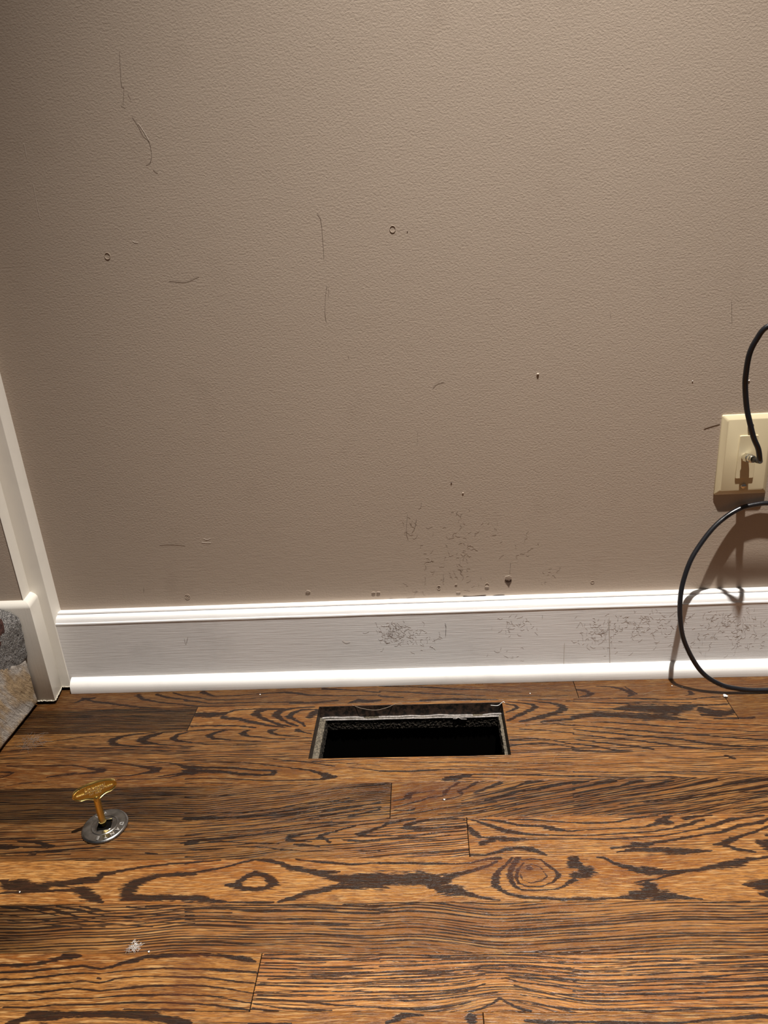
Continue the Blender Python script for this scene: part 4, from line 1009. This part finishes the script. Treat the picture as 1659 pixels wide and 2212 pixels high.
for zz in (0.2965, 0.3825):
    bm = bmesh.new()
    add_lathe(bm, [(0.0, 0.0), (0.0041, 0.0), (0.0041, 0.0005), (0.0034, 0.0020), (0.0016, 0.0028), (0.0, 0.0030)], (0.4331, -0.0058, zz), (0, -1, 0), 24)
    add_box(bm, (0.4331 - 0.0030, -0.0090, zz - 0.0004), (0.4331 + 0.0030, -0.0074, zz + 0.0004))
    child('screw', bm, M['steel'], plate, 30, 'shiny steel screw')
J = Vector((0.4298, -0.0074, 0.3392))
JD = Vector((0.0024, -0.0220, 0.0030)).normalized()
bm = bmesh.new()
add_lathe(bm, [(0.0, 0.0), (0.0048, 0.0), (0.0048, 0.0050), (0.0, 0.0050)], J, JD, 24)
child('jack_post', bm, M['steel'], plate, 40, 'threaded steel jack post')

cable = empty('coaxial_cable', (0.43, -0.0705, 0.0))
tag(cable, 'black coaxial cable plugged into the ivory plate, looping down to the floor', 'cable')
bm = bmesh.new()
u_ = JD.orthogonal().normalized(); w_ = JD.cross(u_)
def hexa(c, r, h):
    a = [bm.verts.new(c + (u_ * math.cos(math.pi / 3 * k_) + w_ * math.sin(math.pi / 3 * k_)) * r) for k_ in range(6)]
    b = [bm.verts.new(v.co + JD * h) for v in a]
    for i in range(6): bm.faces.new((a[i], a[(i + 1) % 6], b[(i + 1) % 6], b[i]))
    bm.faces.new(a); bm.faces.new(b)
hexa(J + JD * 0.0035, 0.0064, 0.0075)
add_lathe(bm, [(0.0, 0.0), (0.0046, 0.0), (0.0046, 0.002), (0.0052, 0.0022), (0.0052, 0.0070), (0.0045, 0.0074), (0.0045, 0.0105), (0.0, 0.0105)], J + JD * 0.0112, JD, 28)
child('connector', bm, M['steel'], cable, 35, 'shiny metal screw-on connector')
e_ = J + JD * 0.0200
UP = [tuple(e_), tuple(e_ + JD * 0.008), tuple(e_ + JD * 0.016)] + [(0.4278, -0.055, 0.3502), (0.4233, -0.057, 0.3654), (0.4158, -0.0565, 0.381), (0.409, -0.0545, 0.4022), (0.4045, -0.052, 0.4198), (0.4002, -0.0515, 0.4436), (0.3981, -0.053, 0.4615), (0.3984, -0.0555, 0.4876), (0.404, -0.058, 0.5061), (0.4139, -0.061, 0.5208)] + [
      (0.445, -0.0625, 0.529), (0.475, -0.064, 0.534), (0.515, -0.064, 0.515), (0.545, -0.064, 0.45), (0.558, -0.066, 0.34), (0.560, -0.070, 0.20), (0.556, -0.072, 0.09), (0.540, -0.0725, 0.025), (0.510, -0.0715, 0.0045)]
LOOP = [(0.4696, -0.0065, 0.2695), (0.4516, -0.0065, 0.2682), (0.4328, -0.0075, 0.2639), (0.4136, -0.011, 0.2542), (0.3941, -0.0165, 0.239), (0.3744, -0.0245, 0.2156), (0.3609, -0.0325, 0.1948), (0.3509, -0.041, 0.1666), (0.3464, -0.0495, 0.1418), (0.3475, -0.056, 0.1118), (0.3536, -0.0605, 0.0839), (0.3694, -0.0645, 0.0511), (0.3865, -0.068, 0.0293), (0.4099, -0.0705, 0.0145), (0.4299, -0.071, 0.0086), (0.4499, -0.071, 0.0053), (0.4753, -0.071, 0.0045)]
pts = UP + LOOP[::-1] + [(0.495, -0.0075, 0.266), (0.525, -0.010, 0.252), (0.56, -0.012, 0.225), (0.61, -0.014, 0.18), (0.70, -0.035, 0.06), (0.80, -0.05, 0.004), (0.95, -0.06, 0.0037)]
bm = bmesh.new(); add_tube(bm, catmull(pts, 10), 0.0034, 18)
child('cable_jacket', bm, M['cable'], cable, True)

# ------------------------------------------------------------------ gas key and valve plate
KC = Vector((-0.4130, -0.3085, 0.0))
disc = empty('valve_floor_plate', tuple(KC))
tag(disc, 'round pewter gas valve plate with square hole lying on the wood floor', 'valve plate')
bm = bmesh.new()
RD = 0.0275
sq_a = math.radians(12)
def sqpt(a, h):
    # rounded square radius as a function of angle
    aa = a - sq_a
    c, s = abs(math.cos(aa)), abs(math.sin(aa))
    return h / (c ** 7 + s ** 7) ** (1 / 7)
SEG = 96
levels = []
for r_, z in ((RD - 0.0004, 0.0), (RD, 0.0009), (RD - 0.0002, 0.0019), (RD - 0.0012, 0.0030), (RD - 0.0022, 0.0034), (RD - 0.0030, 0.0032), (0.0160, 0.0032), (0.0152, 0.0037), (0.0144, 0.0037), (0.0137, 0.0032), (0.0115, 0.0032)):
    levels.append([bm.verts.new(KC + Vector((r_ * math.cos(2 * math.pi * k_ / SEG), r_ * math.sin(2 * math.pi * k_ / SEG), z))) for k_ in range(SEG)])
for h_, z in ((0.0090, 0.0034), (0.0087, 0.0036), (0.0083, 0.0032), (0.0082, 0.0002)):
    levels.append([bm.verts.new(KC + Vector((sqpt(2 * math.pi * k_ / SEG, h_) * math.cos(2 * math.pi * k_ / SEG), sqpt(2 * math.pi * k_ / SEG, h_) * math.sin(2 * math.pi * k_ / SEG), z))) for k_ in range(SEG)])
for a, b in zip(levels, levels[1:]):
    for k_ in range(SEG): bm.faces.new((a[k_], a[(k_ + 1) % SEG], b[(k_ + 1) % SEG], b[k_]))
for v in bm.verts: v.co.z += 0.0002
child('plate_ring', bm, M['pewter'], disc, 28)
bm = bmesh.new()
add_lathe(bm, [(0.0, 0.00035), (0.0095, 0.00035)], KC, (0, 0, 1), 32)
child('valve_well', bm, M['black'], disc, label='black square opening')

def text_mesh(body, size, depth, italic=0.0):
    cu_ = bpy.data.curves.new('t', 'FONT'); cu_.body = body; cu_.size = size; cu_.extrude = depth
    cu_.align_x = 'CENTER'; cu_.align_y = 'CENTER'; cu_.shear = italic; cu_.resolution_u = 3
    o = bpy.data.objects.new('t', cu_); col.objects.link(o)
    dg = bpy.context.evaluated_depsgraph_get()
    me = bpy.data.meshes.new_from_object(o.evaluated_get(dg))
    bpy.data.objects.remove(o); bpy.data.curves.remove(cu_)
    return me
def add_text(bm, body, size, depth, mat, italic=0.0):
    me = text_mesh(body, size, depth, italic)
    me.transform(mat); bm.from_mesh(me); bpy.data.meshes.remove(me)
pw = mat_plain('bright_pewter', (0.90, 0.89, 0.88), 0.42, 1.0)
for word, angs, size, dep in (('DANTE', (4, -21, -43, -65, -89), 0.0068, 0.0005), ('USA', (138, 124, 110), 0.0048, 0.0004)):
    for ch, ang in zip(word, angs):
        a = math.radians(ang); r_ = 0.0205
        bm = bmesh.new()
        add_text(bm, ch, size, dep, Matrix.Translation(KC + Vector((r_ * math.cos(a), r_ * math.sin(a), 0.0036))) @ Matrix.Rotation(a - math.pi / 2, 4, 'Z'))
        child('raised_letter', bm, pw, disc, label='bright raised letter')

key = empty('gas_key', (-0.4155, -0.3067, 0.0))
tag(key, 'brass gas key with flat oval handle standing in the round pewter plate', 'key')
KX, KY = -0.4155, -0.3067
th = math.radians(29)
DX = Vector((math.cos(th), math.sin(th), 0)); DN = Vector((math.sin(th), -math.cos(th), 0)); UZ = Vector((0, 0, 1))
HC = Vector((-0.4152, -0.3067, 0.0560))
bm = bmesh.new()
add_lathe(bm, [(0.0028, 0.0), (0.0042, 0.0), (0.0044, 0.0006), (0.0044, 0.0022), (0.0040, 0.0030), (0.0040, 0.034), (0.0036, 0.0375), (0.0024, 0.0400), (0.0, 0.041)], (KX, KY, 0.0062), (0, 0, 1), 28)
add_lathe(bm, [(0.0028, 0.0), (0.0028, -0.0052)], (KX, KY, 0.0062), (0, 0, 1), 12)
child('key_shaft', bm, M['brass'], key, 30)
def handle_outline(a_, b_, neck):
    out = []
    n_ = 72
    for k_ in range(n_):
        a = -math.pi / 2 + 2 * math.pi * k_ / n_
        c, s = math.cos(a), math.sin(a)
        x = a_ * math.copysign(abs(c) ** 0.86, c); y = b_ * math.copysign(abs(s) ** 0.92, s)
        if s < 0:
            y -= neck * math.exp(-(x / 0.0052) ** 2)
            y += 0.0012 * math.exp(-((abs(x) - 0.0115) / 0.004) ** 2)
        out.append((x, y))
    return out
def hp(x, y, d): return HC + DX * x + UZ * y + DN * d
bm = bmesh.new()
O1 = handle_outline(0.0252, 0.0110, 0.0040); O2 = handle_outline(0.0243, 0.0101, 0.0034); O3 = handle_outline(0.0234, 0.0092, 0.0020)
lv = []
for O_, d in ((O3, -0.0010), (O2, -0.0018), (O1, -0.0014), (O1, 0.0014), (O2, 0.0018), (O3, 0.0010)):
    lv.append([bm.verts.new(hp(x, y, d)) for x, y in O_])
for a, b in zip(lv, lv[1:]):
    for i in range(len(a)): bm.faces.new((a[i], a[(i + 1) % len(a)], b[(i + 1) % len(a)], b[i]))
child('key_handle', bm, M['brass'], key, 40, 'bright brass rim of the oval handle')
bm = bmesh.new()
for d in (0.0009, -0.0009):
    bm.faces.new([bm.verts.new(hp(x * 1.005, y * 1.005, d)) for x, y in O3])
hf = child('handle_face', bm, M['brassface'], key, label='dull golden recessed face')
bm = bmesh.new()
HM = Matrix(((DX.x, 0, DN.x, HC.x), (DX.y, 0, DN.y, HC.y), (0, 1, 0, HC.z), (0, 0, 0, 1)))
for body, sz, oy, ital in (('Universal', 0.0062, 0.0036, 0.3), ('WWW.DANTEPRODUCTS.COM', 0.0029, -0.0006, 0.0), ('PAT  PEND', 0.0029, -0.0042, 0.0)):
    add_text(bm, body, sz, 0.0005, HM @ Matrix.Translation((0, oy, 0.0012)), ital)
child('handle_lettering', bm, M['brassletter'], key, label='tiny raised lettering')

# ------------------------------------------------------------------ marks on the wall and baseboard
WID = {'d': 0.00040, 'l': 0.00045, 'k': 0.00050, 's': 0.0016}
CL = {'Wd': ('scratch', 'scuff_wall'), 'Wl': ('pale_scratch', 'scuff_light'), 'Wk': ('crack', 'scuff_dark'), 'Ws': ('smear', 'smear'), 'Bd': ('scratch', 'scuff'), 'Bs': ('dirt_streak', 'streak'), 'Bk': ('nick', 'scuff_dark'), 'Bl': ('paint_chip', 'wallchip')}
def ribbon(bm, P, w, yoff):
    P = [Vector((a, 0, b)) for a, b in P]
    prev = None
    for i, p_ in enumerate(P):
        t = P[min(i + 1, len(P) - 1)] - P[max(i - 1, 0)]
        nn = Vector((-t.z, 0, t.x)).normalized()
        ww = w * (0.5 if i in (0, len(P) - 1) else 1) * 0.5
        a = bm.verts.new((p_.x + nn.x * ww, yoff, p_.z + nn.z * ww)); c = bm.verts.new((p_.x, yoff - 0.00012, p_.z)); b = bm.verts.new((p_.x - nn.x * ww, yoff, p_.z - nn.z * ww))
        if prev:
            bm.faces.new((prev[0], a, c, prev[1])); bm.faces.new((prev[1], c, b, prev[2]))
        prev = (a, c, b)
for ln in MARKS.strip().split('\n'):
    t = ln.split(); nm, mt = CL[t[0]]
    P = [tuple(float(v) * 1e-4 for v in q.split(',')) for q in t[1:]]
    if len(P) > 2: P = [(v.x, v.y) for v in catmull([(a, b, 0) for a, b in P], 6)]
    P = [(a + 0.0003 * noise.noise(Vector((a * 900, b * 900, 0))), b) for a, b in P]
    bm = bmesh.new()
    w = WID[t[0][1]]
    if t[0] == 'Wk' and len(P) > 12: w = 0.0018
    ribbon(bm, P, w, -0.0003 if t[0][0] == 'W' else -0.0192)
    if t[0] == 'Wk' and max(q[1] for q in P) < 0.145:
        for v in bm.verts: v.co.y -= 0.0002
    o = obj(nm, bm, M[mt], wall_back if t[0][0] == 'W' else bb)

def squiggles(name, spots, yoff, parent, mat, w):
    rnd = random.Random(5)
    bm = bmesh.new()
    for cx_, cz_, rx, rz, n_ in spots:
        for _ in range(n_):
            x = cx_ + rnd.gauss(0, rx); z = cz_ + rnd.gauss(0, rz); a = rnd.uniform(0, 6.28)
            P = []
            for s_ in range(rnd.randint(4, 10)):
                P.append((x, z)); a += rnd.uniform(-0.8, 0.8); x += 0.0011 * math.cos(a); z += 0.0013 * math.sin(a)
            if yoff < -0.01 and not all(0.027 < q[1] < 0.114 for q in P): continue
            if yoff > -0.01 and not all(q[1] > 0.139 for q in P): continue
            ribbon(bm, P, w * rnd.uniform(0.5, 1.2), yoff)
    o = obj(name, bm, mat, parent); tag(o, kind='stuff')
squiggles('scuff_marks', [(-0.064, 0.090, 0.012, 0.013, 110), (-0.026, 0.078, 0.02, 0.010, 34), (0.1175, 0.0955, 0.02, 0.008, 34), (0.242, 0.078, 0.018, 0.014, 80), (0.300, 0.092, 0.025, 0.012, 90), (0.42, 0.094, 0.03, 0.014, 80), (0.454, 0.07, 0.03, 0.016, 80), (0.11, 0.043, 0.015, 0.008, 12), (0.36, 0.06, 0.04, 0.02, 30)], -0.0190, bb, M['scuff'], 0.00017)
squiggles('scuff_marks', [(-0.0283, 0.2583, 0.006, 0.012, 12), (0.039, 0.25, 0.012, 0.02, 16), (0.044, 0.20, 0.010, 0.025, 30), (0.132, 0.2147, 0.01, 0.01, 8), (0.1666, 0.17, 0.008, 0.01, 8), (0.0786, 0.235, 0.02, 0.012, 10), (0.0034, 0.19, 0.012, 0.02, 20), (0.03, 0.16, 0.04, 0.012, 20)], -0.0003, wall_back, M['scuff_wall'], 0.00022)

def ringbump(name, x, z, R, m, tube=0.0004, asp=1.0):
    bm = bmesh.new()
    P = [(x + R * math.cos(a), -0.0002, z + R * asp * math.sin(a)) for a in [2 * math.pi * k_ / 24 for k_ in range(25)]]
    add_tube(bm, P, tube, 6); obj(name, bm, m, wall_back, True)
for x, z, R, asp in ((-0.0335, 0.6577, 0.0036, 1.1), (-0.4034, 0.6482, 0.0036, 1.1), (-0.3795, 0.1508, 0.0040, 1.0), (0.0071, 0.1519, 0.0026, 1.3), (0.0791, 0.1523, 0.0030, 1.4), (0.2348, 0.1524, 0.0026, 0.8), (-0.3795, 0.1508, 0.0022, 0.8)):
    ringbump('nail_pop', x, z, R, M['wall'], 0.00028, asp)
for x, z, m, rr_ in ((0.0071, 0.1519, 'scuff_dark', 0.0009), (-0.0151, 0.6538, 'scuff_dark', 0.0006), (0.1498, 0.4659, 'wallchip', 0.0018), (0.353, 0.4458, 'crumb', 0.0009), (0.4261, 0.4425, 'crumb', 0.0012), (0.0305, 0.3176, 'scuff_dark', 0.0010), (0.0465, 0.3015, 'wallchip', 0.0012)):
    bm = bmesh.new(); bmesh.ops.create_icosphere(bm, subdivisions=2, radius=rr_)
    for v in bm.verts: v.co = Vector((v.co.x + x, v.co.y * 0.6 - 0.0002, v.co.z * 0.8 + z)) + noise.noise_vector(v.co * 2500) * rr_ * 0.2
    obj('paint_speck', bm, M[m], wall_back, True)

def flake(x, z, w, h, out_, lab, m='wallchip', side=0):
    """paint flake hinged at its sides, upper edge standing off the wall"""
    bm = bmesh.new(); rnd = random.Random(int(x * 1e4))
    n_ = 14; ring_ = []
    for k_ in range(n_):
        a = 2 * math.pi * k_ / n_; r_ = 1 + rnd.uniform(-0.25, 0.2)
        px, pz = w / 2 * math.cos(a) * r_, h / 2 * math.sin(a) * r_
        ring_.append((x + px, -0.0002 - out_ * max(0, 0.6 + 0.5 * pz / h), z + pz))
    a = [bm.verts.new(q) for q in ring_]; b = [bm.verts.new((q[0], min(q[1] + 0.0007, 0.0), q[2])) for q in ring_]
    c = bm.verts.new((x, -0.0002 - out_ * 0.8, z)); d = bm.verts.new((x, 0.0, z))
    for i in range(n_):
        bm.faces.new((a[i], a[(i + 1) % n_], b[(i + 1) % n_], b[i])); bm.faces.new((a[i], a[(i + 1) % n_], c)); bm.faces.new((b[i], b[(i + 1) % n_], d))
    o = obj('paint_flake', bm, M[m], wall_back, 50); o['label'] = lab
flake(0.1108, 0.1640, 0.0100, 0.0085, 0.0019, 'curled paint flake above its painted shadow')
flake(-0.1915, 0.1525, 0.0070, 0.0050, 0.0012, 'small torn paint chip')
flake(-0.0920, 0.1478, 0.0060, 0.0022, 0.0014, 'thin paint ridge'); flake(-0.0850, 0.1478, 0.0060, 0.0022, 0.0014, 'thin paint ridge')
flake(0.0791, 0.1500, 0.0060, 0.0030, 0.0010, 'small torn paint chip')
flake(0.0360, 0.1430, 0.0060, 0.0020, 0.0010, 'thin paint ridge')
flake(0.0330, 0.1560, 0.0030, 0.0020, 0.0008, 'tiny paint chip')
bm = bmesh.new()  # dark brown patch that paints in the shadow under the curled flake
gp = [(0.1060, 0.1615), (0.1072, 0.1560), (0.1098, 0.1525), (0.1116, 0.1490), (0.1130, 0.1530), (0.1150, 0.1570), (0.1158, 0.1615)]
f_ = bm.faces.new([bm.verts.new((x, -0.0004, z)) for x, z in gp])
o = obj('painted_flake_shadow', bm, mat_plain('brown_flake_shadow', (0.10, 0.065, 0.045), 0.8), wall_back); o['label'] = 'dark brown painted shadow of the paint flake'

# ------------------------------------------------------------------ bits lying on the floor
def crumb(x, y, r_, lab, cat='debris', group=None, m='crumb', z=0.0, flat=0.75):
    bm = bmesh.new(); bmesh.ops.create_icosphere(bm, subdivisions=3, radius=r_)
    for v in bm.verts:
        k_ = noise.noise_vector(v.co * (1.2 / r_) + Vector((x * 90, y * 90, 0))) * r_ * 0.45
        v.co += k_; v.co.z *= flat
    mn = min(v.co.z for v in bm.verts)
    for v in bm.verts: v.co.z -= mn
    o = obj('paint_crumb', bm, M[m], None, 60); o.location = (x, y, z)
    tag(o, lab, cat, group); return o
crumb(0.4122, -0.0790, 0.0030, 'largest white paint crumb, on the floor below the black cable')
crumb(0.3465, -0.0500, 0.0009, 'tiny white crumb on the floor at the shoe moulding by the cable loop')
crumb(0.3600, -0.0540, 0.0008, 'tiny white crumb just inside the left side of the cable loop')
crumb(-0.2752, -0.0460, 0.0010, 'tiny white crumb beside the shoe moulding, left of the vent')
crumb(0.1364, -0.0600, 0.0009, 'tiny white crumb on the floor behind the right end of the vent')
crumb(-0.4716, -0.4016, 0.0009, 'tiny white crumb on the dark grain in front of the valve plate')
crumb(0.0018, -0.2725, 0.0011, 'tiny white crumb on the reddish board in front of the vent')
crumb(-0.2995, -0.4728, 0.0009, 'tiny white crumb beside the lint tuft')

def tuft(name, x, y, R, n_, lab, m='lint', w=0.00012, zmax=0.003):
    rnd = random.Random(int(abs(x) * 1e5)); bm = bmesh.new()
    for _ in range(n_):
        px, py, pz = x + rnd.gauss(0, R * 0.45), y + rnd.gauss(0, R * 0.45), rnd.uniform(0.0004, zmax)
        a = rnd.uniform(0, 6.28); P = []
        for s_ in range(9):
            P.append((px, py, max(0.0003, pz))); a += rnd.uniform(-0.6, 0.6)
            px += R * 0.13 * math.cos(a); py += R * 0.13 * math.sin(a); pz += rnd.uniform(-0.0004, 0.0004)
        add_tube(bm, P, w, 3, False)
    o = obj(name, bm, M[m]); tag(o, lab, 'lint', kind='stuff'); return o
tuft('lint_tuft', -0.3168, -0.4673, 0.0050, 60, 'small white lint tuft on the floor in front of the gas key', 'crumb', 0.00010, 0.002)
tuft('dust_bunny', -0.590, -0.1500, 0.017, 80, 'faint grey dust bunny of fine hairs on the floor beside the tan stone', 'dust', 0.00008, 0.004)
def strand(P, r_, lab, m='hair'):
    bm = bmesh.new(); add_tube(bm, catmull(P, 8), r_, 5)
    o = obj('hair_strand', bm, M[m]); tag(o, lab, 'hair')
strand([(-0.130, -0.0770, 0.0006), (-0.115, -0.0815, -0.0030), (-0.095, -0.0830, -0.0055), (-0.078, -0.0815, -0.0030), (-0.064, -0.0775, 0.0006), (-0.055, -0.0765, 0.0005)], 0.00030, 'pale hair strand hanging over the back edge of the vent hole')
strand([(0.076, -0.0800, -0.004), (0.086, -0.0805, -0.0045), (0.0915, -0.0795, -0.001), (0.0945, -0.0790, 0.0012), (0.0965, -0.0810, 0.0005)], 0.0004, 'pale splinter at the right back corner of the vent hole', 'crumb')
strand([(0.298, -0.070, 0.0004), (0.315, -0.062, 0.0008), (0.330, -0.0585, 0.0004)], 0.00012, 'fine hair on the floor to the left of the cable shadow')
strand([(0.145, -0.2080, 0.0004), (0.149, -0.1990, 0.0008), (0.156, -0.1930, 0.0004)], 0.00012, 'short fine hair on the floor right of the vent')
